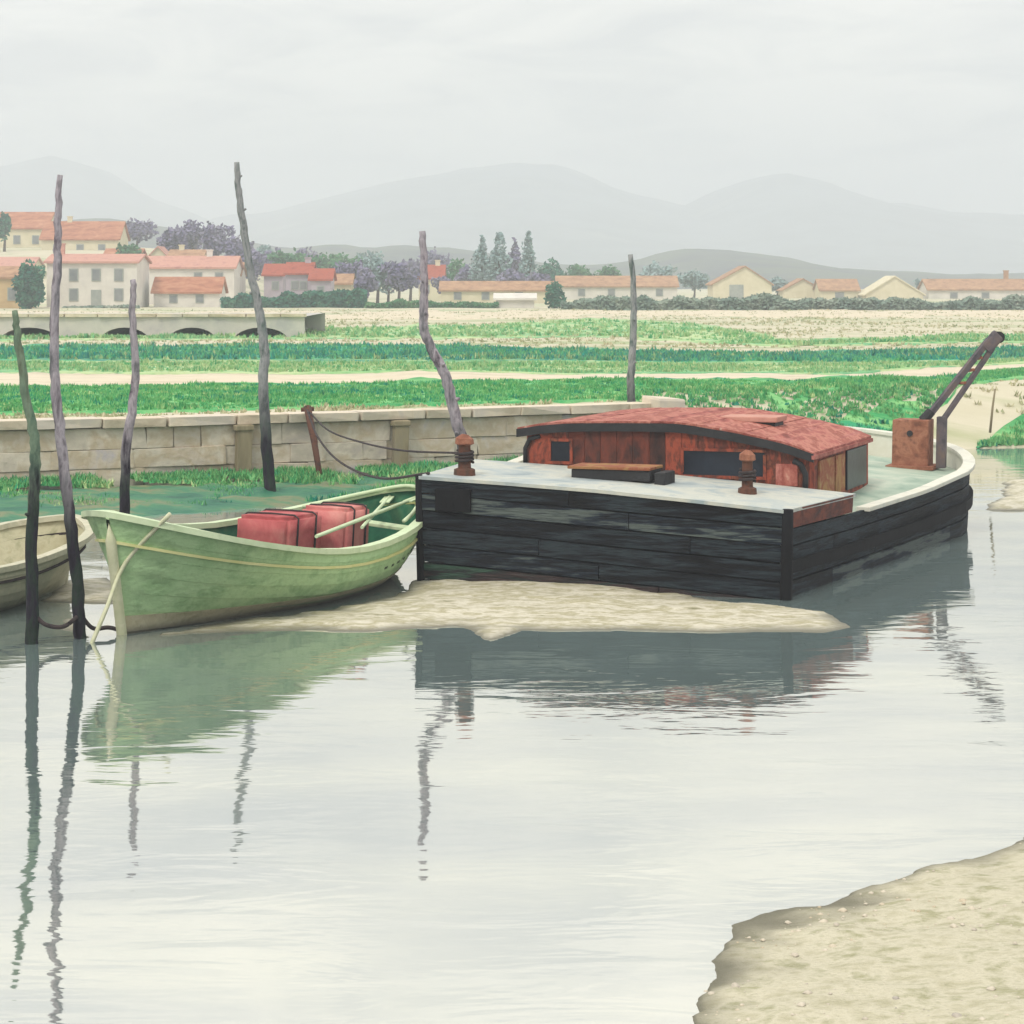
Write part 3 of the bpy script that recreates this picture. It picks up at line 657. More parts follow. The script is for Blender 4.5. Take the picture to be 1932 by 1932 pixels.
# decks
def deck(v0, v1, z, inset, n=24):
    R = []; vv = np.linspace(v0, v1, n)
    return [[bl(v, -max(half_w(v) - inset, 0.0), z(v)), bl(v, -max(half_w(v) - inset, 0) * .5, z(v) + .03), bl(v, 0, z(v) + .045), bl(v, max(half_w(v) - inset, 0) * .5, z(v) + .03), bl(v, max(half_w(v) - inset, 0.0), z(v))] for v in vv]
g = deck(0.0, 2.72, lambda v: POOP, -0.09, 6); low = [[p - Vector((0, 0, .05)) for p in r] for r in g]
g[0] = [p + tn * .09 for p in g[0]]; low[0] = [p + tn * .09 for p in low[0]]
m = MB(); m.grid(g); m.grid(low)
edge = [r[0] for r in g][::-1] + g[0][1:] + [r[-1] for r in g][1:] + g[-1][-2:0:-1]; le = [r[0] for r in low][::-1] + low[0][1:] + [r[-1] for r in low][1:] + low[-1][-2:0:-1]
n_ = len(edge); m.add(edge + le, [(i, (i + 1) % n_, (i + 1) % n_ + n_, i + n_) for i in range(n_)])
m.build('poop_deck', M['deck'], barge)
m = MB(); m.grid([[bl(2.7, q, z) for z in (1.0, POOP - .04)] for q in (-2.9, 2.9)]); m.build('deck_step', M['deckgreen'], barge)
m = MB(); m.grid(deck(2.68, VEND - .12, lambda v: lerp(v, SHEER) - (0.07 if v < 7 else 0.07 + 0.075 * (v - 7)), 0.04, 34)); m.build('waist_deck', M['deckgreen'], barge, smooth=True)
idx = [i for i, o in enumerate(OL) if o[0] > 2.6]
m = MB(); a = ring(0.985, -0.085); b_ = ring(0.55, -0.085)
m.grid([[a[i] for i in idx], [b_[i] for i in idx]]); m.build('inner_bulwark', M['white'], barge)
m = MB(); T = [p + Vector((0, 0, .035)) for p in ring(1.0, 0.09)]; B = [p - Vector((0, 0, .035)) for p in ring(1.0, 0.09)]
m.strip([T[i] for i in idx], [B[i] for i in idx], [NR[i] for i in idx], 0.22); m.build('gunwale', M['white'], barge, bevel=0.012)
# cabin
CV0, CV1, CW0, CW1 = 2.75, 6.5, -2.28, 2.38
EAVE, RID = 1.95, 2.24
def roof_z(w_):
    q = abs((w_ - 0.35) / (2.63 if w_ < .35 else 2.03)); return RID - (RID - EAVE) * (.72 * q ** 1.25 + .28 * q ** 7)
cab = MB()
ws = list(np.linspace(CW0, CW1, 25))
def wall_rows(v, base): return [[bl(v, q, base) for q in ws], [bl(v, q, roof_z(q) - 0.02) for q in ws]]
# front and back wall, sides with rounded corners
RC = 0.28
path = [(CV1, CW0)] + [(CV0 + RC - RC * math.sin(q), CW0 + RC - RC * math.cos(q)) for q in np.linspace(0, math.pi / 2, 6)] + [(CV0, q) for q in np.linspace(CW0 + .6, CW1 - .6, 14)] + [(CV0 + RC - RC * math.cos(q), CW1 - RC + RC * math.sin(q)) for q in np.linspace(0, math.pi / 2, 6)] + [(CV1, CW1)] + [(CV1, q) for q in np.linspace(CW1 - .5, CW0, 8)]
m = MB(); m.grid([[bl(v, q, 1.05) for v, q in path], [bl(v, q, roof_z(q) - .03) for v, q in path]])
cabin = m.build('cabin', M['cabin'], barge, smooth=False)
def roof_sheet(dz, over):
    R = []
    for v in (CV0 - over, (CV0 + CV1) / 2, CV1 + over * .6):
        R.append([bl(v, CW0 - over * .8 + (CW1 - CW0 + over * 1.6) * k / 28, roof_z(min(max(CW0 - over * .8 + (CW1 - CW0 + over * 1.6) * k / 28, CW0 - .1), CW1 + .1)) + dz + 0.02 * math.sin(k * 1.7 + v)) for k in range(29)])
    return R
m = MB(); a = roof_sheet(0.05, .06); b_ = roof_sheet(-0.03, .06); m.grid(a); m.grid(b_)
e1 = a[0] + [r[-1] for r in a[1:]] + a[-1][-2::-1] + [a[1][0]]; e2 = b_[0] + [r[-1] for r in b_[1:]] + b_[-1][-2::-1] + [b_[1][0]]; n_ = len(e1)
m.add(e1 + e2, [(i, (i + 1) % n_, (i + 1) % n_ + n_, i + n_) for i in range(n_)])
roof = m.build('cabin_roof', M['roofred'], barge, smooth=False)
nb = 13; wl, wr = CW0 - .045, CW1 + .045
for k in range(nb):
    q0 = wl + (wr - wl) * k / nb + .004; q1 = wl + (wr - wl) * (k + 1) / nb - .004; dz = .062 + rr.uniform(-.004, .006); ve = rr.uniform(-.012, .012)
    cz = lambda q: roof_z(min(max(q, CW0 - .1), CW1 + .1))
    A = [bl(v, q, cz(q) + dz) for v in (CV0 - .07 + ve, CV1 + .05 + ve) for q in (q0, q1)]; Bq = [p - Vector((0, 0, .03)) for p in A]
    m = MB(); m.add(A + Bq, [(0, 1, 3, 2), (4, 6, 7, 5), (0, 4, 5, 1), (1, 5, 7, 3), (3, 7, 6, 2), (2, 6, 4, 0)]); m.build('roof_board', M['roofboard'], roof)
fr = [(q, roof_z(min(max(q, CW0), CW1))) for q in np.linspace(CW0 - .05, CW1 + .05, 27)]
m = MB(); m.strip([bl(CV0 - .09, q, z + .03) for q, z in fr], [bl(CV0 - .09, q, z - .10) for q, z in fr], [tn] * 27, .05); m.build('fascia', M['trim'], roof)
m = MB(); sv = np.linspace(CV0 - .10, CV1 + .05, 6)
m.strip([bl(v, CW1 + .075, roof_z(CW1) + .01) for v in sv], [bl(v, CW1 + .075, roof_z(CW1) - .05) for v in sv], [BR] * 6, .05); m.build('fascia', M['roofred'], roof)
# curved dark trim at the right front corner and along the wall foot
m = MB(); m.tube([bl(CV0 - .03, CW1 - .28, roof_z(CW1) - .10), bl(CV0 - .02, CW1 - .16, roof_z(CW1) - .15), bl(CV0 + .02, CW1 - .10, roof_z(CW1) - .30), bl(CV0 + .02, CW1 - .10, POOP)], .045, 8); m.build('corner_trim', M['trim'], cabin, smooth=True)
m = MB(); m.tube([bl(CV0 - .03, CW0 + .32, roof_z(CW0) - .06), bl(CV0 - .01, CW0 + .14, roof_z(CW0) - .12), bl(CV0 + .06, CW0 + .04, roof_z(CW0) - .28), bl(CV0 + .06, CW0 + .04, POOP)], .035, 8); m.build('corner_trim', M['trim'], cabin, smooth=True)
for q in np.arange(CW0 + .40, CW1 - .38, .262):
    m = MB(); m.box(bl(CV0, q, (POOP + roof_z(q) - .10) / 2) + tn * .004, (.250, .02, roof_z(q) - .10 - POOP), BR, tn); m.build('wall_board', M['cabin_dark' if -1.4 < q < .2 else 'cabin'], cabin)
def pane_front(q0, q1, z0, z1, frame=.045):
    c = (q0 + q1) / 2; h = (z0 + z1) / 2
    m = MB()
    for (dx, dz, sx, sz) in ((0, (z1 - z0) / 2, q1 - q0 + frame, frame), (0, -(z1 - z0) / 2, q1 - q0 + frame, frame), ((q1 - q0) / 2, 0, frame, z1 - z0 - frame), (-(q1 - q0) / 2, 0, frame, z1 - z0 - frame)):
        m.box(bl(CV0, c + dx, h + dz) + tn * .02, (sx, .06, sz), BR, tn)
    f = m.build('window_frame', M['cabin'], cabin)
    m = MB(); m.box(bl(CV0, c, h) + tn * .012, (q1 - q0 - .02, .02, z1 - z0 - .02), BR, tn); m.build('window_pane', M['glass'], cabin)
pane_front(-1.80, -1.44, 1.50, 1.86)
pane_front(0.36, 1.66, 1.50, 1.92)
m = MB(); m.box(bl(CV0, 2.0, 1.62) + tn * .020, (.34, .03, .34), BR, tn); m.build('front_panel', M['roofred'], cabin, bevel=.008)
# right side wall: ochre panels and a dark doorway
sn = Vector((BA.y, -BA.x, 0))
for v0, v1, z0, z1, mt, nm in ((3.12, 4.05, 1.22, 1.84, 'ochre', 'side_panel'), (4.15, 4.75, 1.22, 1.84, 'ochre', 'side_panel'), (4.9, 6.25, 1.22, 1.86, 'glass', 'side_window')):
    m = MB(); m.box(bl((v0 + v1) / 2, CW1, (z0 + z1) / 2) + sn * .015, (v1 - v0, .04, z1 - z0), BA, sn); m.build(nm, M[mt], cabin, bevel=.008)
m = MB(); m.box(bl(4.6, .95, roof_z(.95) + .10), (.95, .62, .09), BR, BA, (0.10, -.04, 1)); h = m.build('roof_hatch', M['roofpink'], roof, bevel=.02)
m = MB(); m.box(bl(4.6, .95, roof_z(.95) + .04), (.85, .52, .10), BR, BA); m.build('hatch_coaming', M['trim'], roof)
# deck hatch in front of the cabin
m = MB(); m.box(bl(1.45, -.25, POOP + .12), (1.22, .55, .16), BR, BA); m.build('deck_box', M['trim'], barge, bevel=.015)
m = MB(); m.box(bl(1.45, -.27, POOP + .225), (1.28, .62, .045), BR, BA); m.build('deck_box_lid', M['ochre'], barge, bevel=.012)
m = MB(); m.box(bl(1.45, .50, POOP + .12), (.16, .5, .2), BR, BA); m.build('deck_block', M['trim'], barge, bevel=.02)
# bollards
def bollard(v, q, r, h, lab):
    b0 = bl(v, q, POOP); m = MB(); m.tube([b0 + Vector((0, 0, -.02)), b0 + Vector((0, 0, .10)), b0 + Vector((0, 0, .12)), b0 + Vector((0, 0, h))], [r * 1.7, r * 1.6, r, r * .92], 10)
    o = m.build('bollard', M['bollard'], barge, smooth=False, bevel=.008)
    m = MB(); m.tube([b0 + Vector((0, 0, h)), b0 + Vector((0, 0, h + .02)), b0 + Vector((0, 0, h + .10)), b0 + Vector((.01, 0, h + .16))], [r, r * 1.45, r * 1.35, r * .5], 10); m.build('bollard_cap', M['rust'], o)
    m = MB(); R = []
    for k in range(40): a = k * .55; R.append(b0 + Vector((math.cos(a) * (r + .03), math.sin(a) * (r + .03), .20 + k * .0045)))
    m.tube(R, .022, 6); m.build('rope_turns', M['rope'], o, smooth=True)
    if lab: o['label'] = lab
    return b0
b0 = bollard(.45, -2.25, .10, .46, 'bollard at the left corner of the deck, ropes made fast')
bollard(1.3, 1.80, .085, .50, 'bollard in front of the cabin window')
# crane on the stern: winch box, post and jib
cr = bl(10.0, 2.40, 1.2)
cb_ = MB(); cb_.box(cr + Vector((0, 0, .42)), (.66, .52, .90), BR, BA, (0.02, 0, 1)); crane = cb_.build('crane', M['rust'], barge, bevel=.03)
m = MB(); m.box(cr + Vector((0, 0, -.01)), (.86, .7, .07), BR, BA); m.build('base_plate', M['rust'], crane)
m = MB(); f_ = -BA
m.tube([cr + Vector((0, 0, .62)) + f_ * .25, cr + Vector((0, 0, .62)) + f_ * .285], [.055, .055], 12); m.build('winch_hub', M['trim'], crane)
pb = cr + BR * .52 + BA * .02
m = MB(); m.box(pb + Vector((0, 0, .45)), (.17, .17, .95), BR, BA, (.02, 0, 1)); m.build('crane_post', M['iron'], crane, bevel=.015)
J0 = cr + BR * .28 + Vector((0, 0, .92)); J1 = pb + Vector((.02, 0, .85)); JH = J0 + Vector((1.24, .30, 1.36))
for nm, a, b, r in (('jib_rail', J0, JH + Vector((-.04, 0, .06)), .055), ('jib_rail', J1, JH + Vector((.02, 0, -.10)), .042)):
    dd = (b - a).normalized(); m = MB(); m.box((a + b) / 2, ((b - a).length, r * 2.2, r * 1.9), dd, dd.cross(Vector((0, 0, 1))).normalized(), dd.cross(Vector((0, 0, 1))).normalized().cross(dd)); m.build(nm, M['iron'], crane, bevel=.008)
for t in (.45, .62, .78):
    m = MB(); m.tube([J0.lerp(JH, t), J1.lerp(JH, t + .03)], [.03, .03], 6); m.build('jib_brace', M['rust'], crane)
dd = (JH - J0).normalized(); sd_ = dd.cross(Vector((0, 1, 0))).normalized()
m = MB(); m.box(JH + dd * .02, (.40, .16, .24), dd, (0, 1, 0), sd_); m.build('jib_head', M['iron'], crane, bevel=.05)
m = MB(); pc = JH + dd * .20 - Vector((0, 0, .05)); m.tube([pc + Vector((0, -.07, 0)), pc + Vector((0, .07, 0))], [.11, .11], 14); m.build('pulley', M['trim'], crane, smooth=False)
m = MB(); m.tube([J0 + Vector((-.10, 0, -.08)), J0 + Vector((.06, 0, .10))], [.10, .09], 8); m.build('jib_pivot', M['trim'], crane)
# ropes from the leaning post to the barge
rope('mooring_rope', [hp + Vector((0, -.1, -.05)), at_d(600, 825, 43.5), at_d(642, 872, 40.5), at_d(715, 902, 36), bl(.1, -2.66, POOP + .03)], .022, M['rope'], 'lower sagging dark rope from the leaning post to the barge corner')
rope('mooring_rope', [hp + Vector((.05, -.1, -.10)), at_d(620, 812, 43), at_d(680, 834, 39.5), at_d(760, 850, 35), b0 + Vector((-.08, 0, .34))], .018, M['rope'], 'upper taut dark rope from the leaning post to the barge bollard')
# stake on the bank at the right
m = MB(); p = on_z(1868, 800, 1.2); m.tube([p + Vector((0, 0, -.2)), p + Vector((.06, 0, .4)), p + Vector((.14, .1, .8))], [.03, .026, .02], 7)
tag(m.build('stake', M['timber'], smooth=True), 'thin brown stake on the sandy bank right of the crane', 'stake')

# ------------------------------------------------------------------ boats
class Boat:
    def __init__(s, bow, axis, L, beam, zb, zm, zs_, list_, plan, rake=.35, srake=.6):
        s.bow = Vector((bow[0], bow[1], 0)); s.a = Vector((axis[0], axis[1], 0)).normalized(); s.r = Vector((s.a.y, -s.a.x, 0))
        s.L = L; s.beam = beam; s.zb, s.zm, s.zs = zb, zm, zs_; s.list = list_; s.plan = plan; s.rake = rake; s.srake = srake
    def zg(s, t): return s.zm + (s.zb - s.zm) * max(0, 1 - t / .55) ** 2 + (s.zs - s.zm) * max(0, (t - .5) / .5) ** 2
    def wg(s, t): return lerp(t, s.plan) * s.beam / 2
    def pt(s, u, w_, z): return s.bow + s.a * u + s.r * w_ + Vector((0, 0, z - s.list * w_))
    def skin(s, t, side, q, inset=0.0):
        """q 0 at the gunwale, 1 at the keel."""
        zk = -.20 + 0.30 * max(0, (t - .72) / .28) ** 2; zg = s.zg(t); z = zg + (zk - zg) * q
        endness = max(0, 1 - t / .42) ** 1.1; stern = max(0, (t - .62) / .38) ** 1.3
        full = (1 - q ** 2.6) ** .75; hollow = (1 - q) ** 1.55
        k = full * (1 - .8 * endness - .5 * stern) + hollow * (.8 * endness + .5 * stern)
        w_ = max(0.0, s.wg(t) * k - inset) + 0.03 * (1 - q) * (t < .02)
        u = t * s.L - s.rake * (1 - q) * max(0, 1 - t / .25) + s.rake * .0 - s.srake * q ** 1.2 * stern
        return s.pt(u, side * w_, z)
GP = [(0, 0), (.012, .16), (.03, .36), (.06, .58), (.10, .78), (.16, .92), (.25, .99), (.4, 1.0), (.55, .97), (.7, .86), (.82, .68), (.9, .50), (.95, .36), (.985, .18), (1, 0)]
TS = [0, .006, .015, .03, .05, .075, .1, .13, .17, .22, .28, .35, .42, .5, .58, .66, .73, .8, .86, .91, .95, .975, .99, 1]
def boat_parts(b, root, hull, rail, strake, inside, band_m, qs=14):
    for sd_, nm in ((1, 'hull'),):
        m = MB()
        rows = [(0, 0)]
        for k in range(7):
            rows += [((k + .5) / 7, .006), ((k + 1) / 7 - .003, .013), ((k + 1) / 7, 0)]
        for side in (1, -1): m.grid([[b.skin(t, side, q, -lap * min(1, t * 12, (1 - t) * 12)) for t in TS] for q, lap in rows])
        h = m.build(nm, hull, root, smooth=True); h.data.set_sharp_from_angle(angle=.6)
    m = MB()
    for side in (1, -1): m.grid([[b.skin(t, side, k / 6 * .72, .05) for t in TS] for k in range(7)])
    m.grid([[b.skin(t, side, .72, .05) for t in TS] for side in (1, -1)])
    m.build('inner_planking', inside, root, smooth=True)
    def rim(q, out_, hgt, th, name, mat, t0=0.0, t1=1.0):
        m = MB(); tt = [t for t in TS if t0 <= t <= t1]
        line = [b.skin(t, 1, q) for t in tt] + [b.skin(t, -1, q) for t in tt[::-1]][1:-1 if t0 == 0 else None]
        nn = []; n = len(line)
        for i in range(n):
            tg = line[(i + 1) % n] - line[(i - 1) % n]; tg.z = 0; tg = tg.normalized() if tg.length > 1e-6 else Vector((1, 0, 0)); nn.append(Vector((tg.y, -tg.x, 0)))
        top = [p + v * out_ + Vector((0, 0, hgt / 2)) for p, v in zip(line, nn)]; bot = [p + v * out_ - Vector((0, 0, hgt / 2)) for p, v in zip(line, nn)]
        m.strip(top, bot, nn, th, closed=True); return m.build(name, mat, root)
    rim(0.0, .05, .075, .15, 'gunwale', rail)
    if strake:
        rim(0.20, .035, .035, .07, 'rubbing_strake', strake)
    return h
bow = on_z(235, 1196, 0); ax_ = Vector((3.42, 6.4, 0))
gb = Boat((bow.x, bow.y), ax_, 7.3, 2.72, 1.56, .84, 1.22, .07, GP)
green = thing('green_boat', tuple(bow), 'pale green open wooden boat with red boxes aboard, moored beside the barge', 'boat')
boat_parts(gb, green, M['green'], M['gunwale'], M['strake'], M['inside'], M['bootband'])
m = MB(); st = [gb.skin(0, 1, q) for q in np.linspace(-.07, 1, 9)]
ff = -gb.a
m.tube([p + ff * .02 for p in st], [.065, .075, .075, .07, .07, .07, .07, .07, .07], 8); m.build('stem_post', M['ropepale'], green, smooth=True)
# pale band and dark keel line at the foot of the near side
m = MB(); qz = lambda t, z: min(1, max(0, (gb.zg(t) - z - .0) / (gb.zg(t) + .20)))
tb = [t for t in TS if t <= .86]
def near(t, z, off):
    w0 = 1.0; q = (gb.zg(t) - z) / (gb.zg(t) + .20 - .30 * max(0, (t - .72) / .28) ** 2); return gb.skin(t, 1, min(1, q)) + gb.r * off
m.strip([near(t, .24, .03) for t in tb], [near(t, .03, .03) for t in tb], [gb.r] * len(tb), .03); m.build('waterline_band', M['bootband'], green)
for u0, nm in ((.24, 'thwart'), (.80, 'thwart')):
    wv = gb.wg(u0) - .12; m = MB(); m.box(gb.pt(u0 * gb.L, 0, gb.zg(u0) - .16), (2 * wv, .26, .05), (gb.r + Vector((0, 0, -gb.list))).normalized(), gb.a); m.build(nm, M['gunwale'], green, bevel=.01)
m = MB(); tt_ = [.74, .8, .86, .91, .95, .975]; ln_ = [gb.skin(t, 1, 0, .20) for t in tt_] + [gb.skin(t, -1, 0, .20) for t in tt_[::-1]]
m.tube(wob([p + Vector((0, 0, .07)) for p in ln_], 3), .032, 8); m.build('stern_rail', M['gunwale'], green, smooth=True)
m = MB(); g = [[gb.skin(t, s_, .03, .03) + Vector((0, 0, -.01)) for t in (0.01, .03, .06, .1, .15, .19)] for s_ in (1, -1)]; m.grid(g); m.build('foredeck', M['green'], green)
for i, (t, q, ln, tl) in enumerate(((.60, .36, .10, 0), (.635, .365, .07, .3), (.665, .36, .11, 0), (.70, .355, .10, 0), (.735, .35, .05, .6), (.765, .345, .10, .1), (.80, .34, .08, 0))):
    p = gb.skin(t, 1, q); p2 = gb.skin(t + .01, 1, q); d1 = (p2 - p).normalized(); up = (gb.skin(t, 1, q - .03) - p).normalized(); nn = d1.cross(up).normalized()
    if nn.dot(gb.r) < 0: nn = -nn
    m = MB(); m.box(p + nn * .004, (ln, .006, .035), d1, nn, up); m.build('registration_mark', M['mark'], green)
# red covered boxes, oars and bow rope
def rbox(c, sx, sy, sz, mat, label, seed):
    a = gb.a; r_ = gb.r; up = (Vector((0, 0, 1)) + gb.r * gb.list).normalized(); rk = random.Random(seed)
    root = thing('covered_box', tuple(c - up * sz / 2), label, 'box', 'red boxes carried in the green boat')
    b = bmesh.new(); bmesh.ops.create_cube(b, size=1.0); bmesh.ops.bevel(b, geom=b.edges[:], offset=.07, segments=2, affect='EDGES')
    bmesh.ops.subdivide_edges(b, edges=b.edges[:], cuts=3, use_grid_fill=True)
    me = bpy.data.meshes.new('tarpaulin')
    for v in b.verts:
        q = v.co.copy(); f = nz(q.x * 3 + seed, q.y * 3, q.z * 2, 1) * .045 + .02 * math.sin(q.z * 3 + 9 * (q.x + q.y)) * (.5 - q.z)
        q *= 1 + f; v.co = r_ * (q.x * sy) + a * (q.y * sx) + up * (q.z * sz + sz / 2)
    b.to_mesh(me); b.free(); me.polygons.foreach_set('use_smooth', [True] * len(me.polygons)); me.materials.append(mat)
    o = bpy.data.objects.new('tarpaulin', me); COL.objects.link(o); o.parent = root
    for t in (-.24, .26):
        h = .515; loop = [(-h, -.5), (-h, .2), (-h, .46), (-.44, h), (0, h + .012), (.44, h), (h, .46), (h, .2), (h, -.5)]
        m = MB(); m.tube([c + r_ * (x * sy) + a * (t * sx) + up * (z * sz) for x, z in loop], .014, 6); m.build('strap', M['rope'], root, smooth=True)
    return root
mid = gb.bow + gb.a * gb.L * .5
rbox(mid + gb.a * .16 + gb.r * -.26 + Vector((0, 0, .74)), .92, .92, .82, M['redbox'], 'deep red covered box, left of the two in the green boat', 3)
rbox(mid + gb.a * 1.20 + gb.r * .04 + Vector((0, 0, .76)), .66, .80, .84, M['redpale'], 'paler red covered box nearer the stern of the green boat', 8)
def oar(a, b, label):
    a = Vector(a); b = Vector(b); d1 = (b - a).normalized(); m = MB(); m.tube([a, a.lerp(b, .5), b], [.026, .03, .026], 8)
    m.box(b - d1 * .30, (.60, .15, .02), d1, d1.cross(Vector((0, 0, 1))).normalized()); return tag(m.build('oar', M['gunwale'], smooth=False), label, 'oar', 'oars lying in the green boat')
oar(gb.pt(.40 * gb.L, .98, 1.05), gb.pt(.99 * gb.L, .08, 1.10), 'pale oar lying along the near side past the red boxes')
oar(gb.pt(.60 * gb.L, .80, 1.00), gb.pt(.96 * gb.L, -.34, 1.07), 'pale oar slanting across the stern of the green boat')
rope('bow_rope', [gb.skin(.03, 1, 0) + Vector((.25, -.05, .12)), at_d(238, 1060, 26.5), at_d(200, 1150, 26.2), at_d(160, 1230, 26.0) + Vector((0, 0, -.1))], .028, M['ropepale'], 'pale rope slanting down across the green boat bow into the water')
rope('slack_rope', [at_d(62, 1155, 26.0), at_d(85, 1178, 26.0), at_d(120, 1182, 26.1), at_d(150, 1160, 26.4)], .03, M['rope'], 'slack dark rope between the two left poles')
rope('slack_rope', [at_d(152, 1160, 26.4), at_d(175, 1185, 26.5), at_d(205, 1184, 26.6), gb.skin(0, 1, .86)], .03, M['rope'], 'slack dark rope from the tall pole to the green boat stem')

bb = Boat((-6.62, 31.0), (-.37, -.93), 5.2, 1.9, .98, .66, .75, -.03, GP, rake=.25)
beige = thing('beige_boat', (-6.62, 31.0, 0), 'weathered beige rowing boat cut off at the left behind the poles', 'boat')
boat_parts(bb, beige, M['cream'], M['cream'], M['rope'], M['bootband'], M['bootband'])
m = MB(); m.tube([bb.skin(0, 1, q) for q in np.linspace(-.04, 1, 7)], .045, 8); m.build('stem_post', M['cream'], beige, smooth=True)

# ------------------------------------------------------------------ culvert with arches in the fields
d_c = 110.0
culv = thing('culvert_bridge', tuple(at_d(320, 634, d_c)), 'low grey stone culvert with dark arches across the left field', 'bridge')
zb, zt = 1.30, CH - (597 * K - HZ) * d_c / F
for (xa, xc, xb, hw) in ((-60, 55, 140, 55), (140, 235, 300, 46), (300, 362, 430, 46), (430, 492, 575, 52)):
    X0, X1, Xc = (((q * K - 512) * d_c / F) for q in (xa, xb, xc)); r_ = hw * K * d_c / F; hh = (zt - zb) * .55
    arc = [(Xc - r_ * math.cos(q), zb + hh * math.sin(q)) for q in np.linspace(0, math.pi, 13)]
    lower = [(X0, zb)] + arc + [(X1, zb)]; upper = [(X0, zt)] + [(p[0], zt) for p in arc] + [(X1, zt)]
    m = MB()
    for yy in (d_c,): m.grid([[(x, yy, z) for x, z in lower], [(x, yy, z) for x, z in upper]])
    m.grid([[(x, d_c, z) for x, z in lower], [(x, d_c + 12, z) for x, z in lower]]); m.grid([[(x, d_c, zt), (x, d_c + 12, zt)] for x, z in upper]); m.grid([[(X0, d_c + 12, zb), (X1, d_c + 12, zb)], [(X0, d_c + 12, zt), (X1, d_c + 12, zt)]])  # deep bays with a closed back added to keep the arch openings dark
    m.build('arch_bay', M['greystone'], culv)
x = -28.5
while x < -11.5:
    L = rr.uniform(1.2, 2.0); piece('coping_stone', cpm[int(x * 7) % 3], (x + L / 2, d_c + .2, zt + .06), (L - .04, .7, .18), Vector((1, 0, 0)), culv); x += L

# ------------------------------------------------------------------ houses
def house(px0, px1, y_base, y_eave, y_ridge, d, wall, roof, label, deep=6.0, gable=False, wins=(), chim=(), rot=0.0, door=None, name='house', asym=0.5, cat='house'):
    X0, X1 = ((q * K - 512) * d / F for q in (px0, px1)); W = X1 - X0
    ze, zr = (CH - (q * K - HZ) * d / F for q in (y_eave, y_ridge)); xc = (X0 + X1) / 2
    zg = min(land_z(xc, d), CH - (y_base * K - HZ) * d / F) - .3
    root = thing(name, (xc, d, zg), label, cat, None)
    def T(x, y, z): return Vector((xc + x * math.cos(rot) - y * math.sin(rot), d + x * math.sin(rot) + y * math.cos(rot), z))
    h = W / 2; m = MB()
    ro = .35
    if not gable:
        yr = deep / 2
        V = [T(-h, 0, zg), T(h, 0, zg), T(h, deep, zg), T(-h, deep, zg), T(-h, 0, ze), T(h, 0, ze), T(h, deep, ze), T(-h, deep, ze), T(-h, yr, zr - .05), T(h, yr, zr - .05)]
        m.add(V, [(0, 1, 5, 4), (2, 3, 7, 6), (1, 2, 6, 9, 5), (3, 0, 4, 8, 7)]); m.build('wall', wall, root)
        m = MB(); sl = (zr - ze) / yr
        for k, s_ in ((0, 1), (1, -1)):
            y0 = -ro if k == 0 else deep + ro; a = [T(-h - .3, y0, ze - ro * sl), T(h + .3, y0, ze - ro * sl), T(h + .3, yr, zr), T(-h - .3, yr, zr)]
            if k == 0: rf = MB(); rf.add(a + [p - Vector((0, 0, .22)) for p in a], [(0, 1, 2, 3), (4, 7, 6, 5), (0, 4, 5, 1), (1, 5, 6, 2), (2, 6, 7, 3), (3, 7, 4, 0)])
            else: rf.add(a + [p - Vector((0, 0, .22)) for p in a], [(0, 1, 2, 3), (4, 7, 6, 5), (0, 4, 5, 1), (1, 5, 6, 2), (3, 7, 4, 0)])
        rfo = rf.build('roof', roof, root)
    else:
        xa = -h + W * asym
        V = [T(-h, 0, zg), T(h, 0, zg), T(h, deep, zg), T(-h, deep, zg), T(-h, 0, ze), T(h, 0, ze), T(h, deep, ze), T(-h, deep, ze), T(xa, 0, zr - .05), T(xa, deep, zr - .05)]
        m.add(V, [(0, 1, 5, 8, 4), (2, 3, 7, 9, 6), (1, 2, 6, 5), (3, 0, 4, 7)]); m.build('wall', wall, root)
        rf = MB()
        for s_, xe in ((-1, -h), (1, h)):
            e = .35; sl = (zr - ze) / abs(xe - xa); a = [T(xe + s_ * e, -.3, ze - e * sl), T(xe + s_ * e, deep + .3, ze - e * sl), T(xa, deep + .3, zr), T(xa, -.3, zr)]
            rf.add(a + [p - Vector((0, 0, .20)) for p in a], [(0, 1, 2, 3), (4, 7, 6, 5), (0, 4, 5, 1), (1, 5, 6, 2), (2, 6, 7, 3), (3, 7, 4, 0)])
        rfo = rf.build('roof', roof, root)
    for (fx, fz, ww, wh) in wins:
        c = T(-h + W * fx, -.03, zg + .3 + (ze - zg - .3) * fz); ax = (math.cos(rot), math.sin(rot), 0); ay = (-math.sin(rot), math.cos(rot), 0)
        m = MB(); m.box(c, (ww + .22, .10, wh + .22), ax, ay); wn = m.build('window', M['shutter'], root)
        m = MB(); m.box(c - Vector(ay) * .05, (ww, .04, wh), ax, ay); m.build('pane', M['pane'], wn)
    for fx, hh in chim:
        c = T(-h + W * fx, deep / 2 if not gable else deep * .4, zr + hh / 2 - .3); m = MB(); m.box(c, (.7, .6, hh + .5)); m.box(c + Vector((0, 0, hh / 2 + .2)), (.85, .75, .14)); m.build('chimney', roof if hh > .9 else wall, rfo)
    if door:
        fx, ww, wh = door; m = MB(); m.box(T(-h + W * fx, -.03, zg + .3 + wh / 2), (ww, .10, wh), (math.cos(rot), math.sin(rot), 0), (-math.sin(rot), math.cos(rot), 0)); m.build('door', M['shutter'], root)
    return root
house(-60, 88, 492, 428, 398, 335, M['wallcream'], M['roof1'], 'big cream house with orange roof, highest on the hillside at the left edge', 9, wins=((.62, .62, .9, 1.2), (.86, .62, .9, 1.2)))
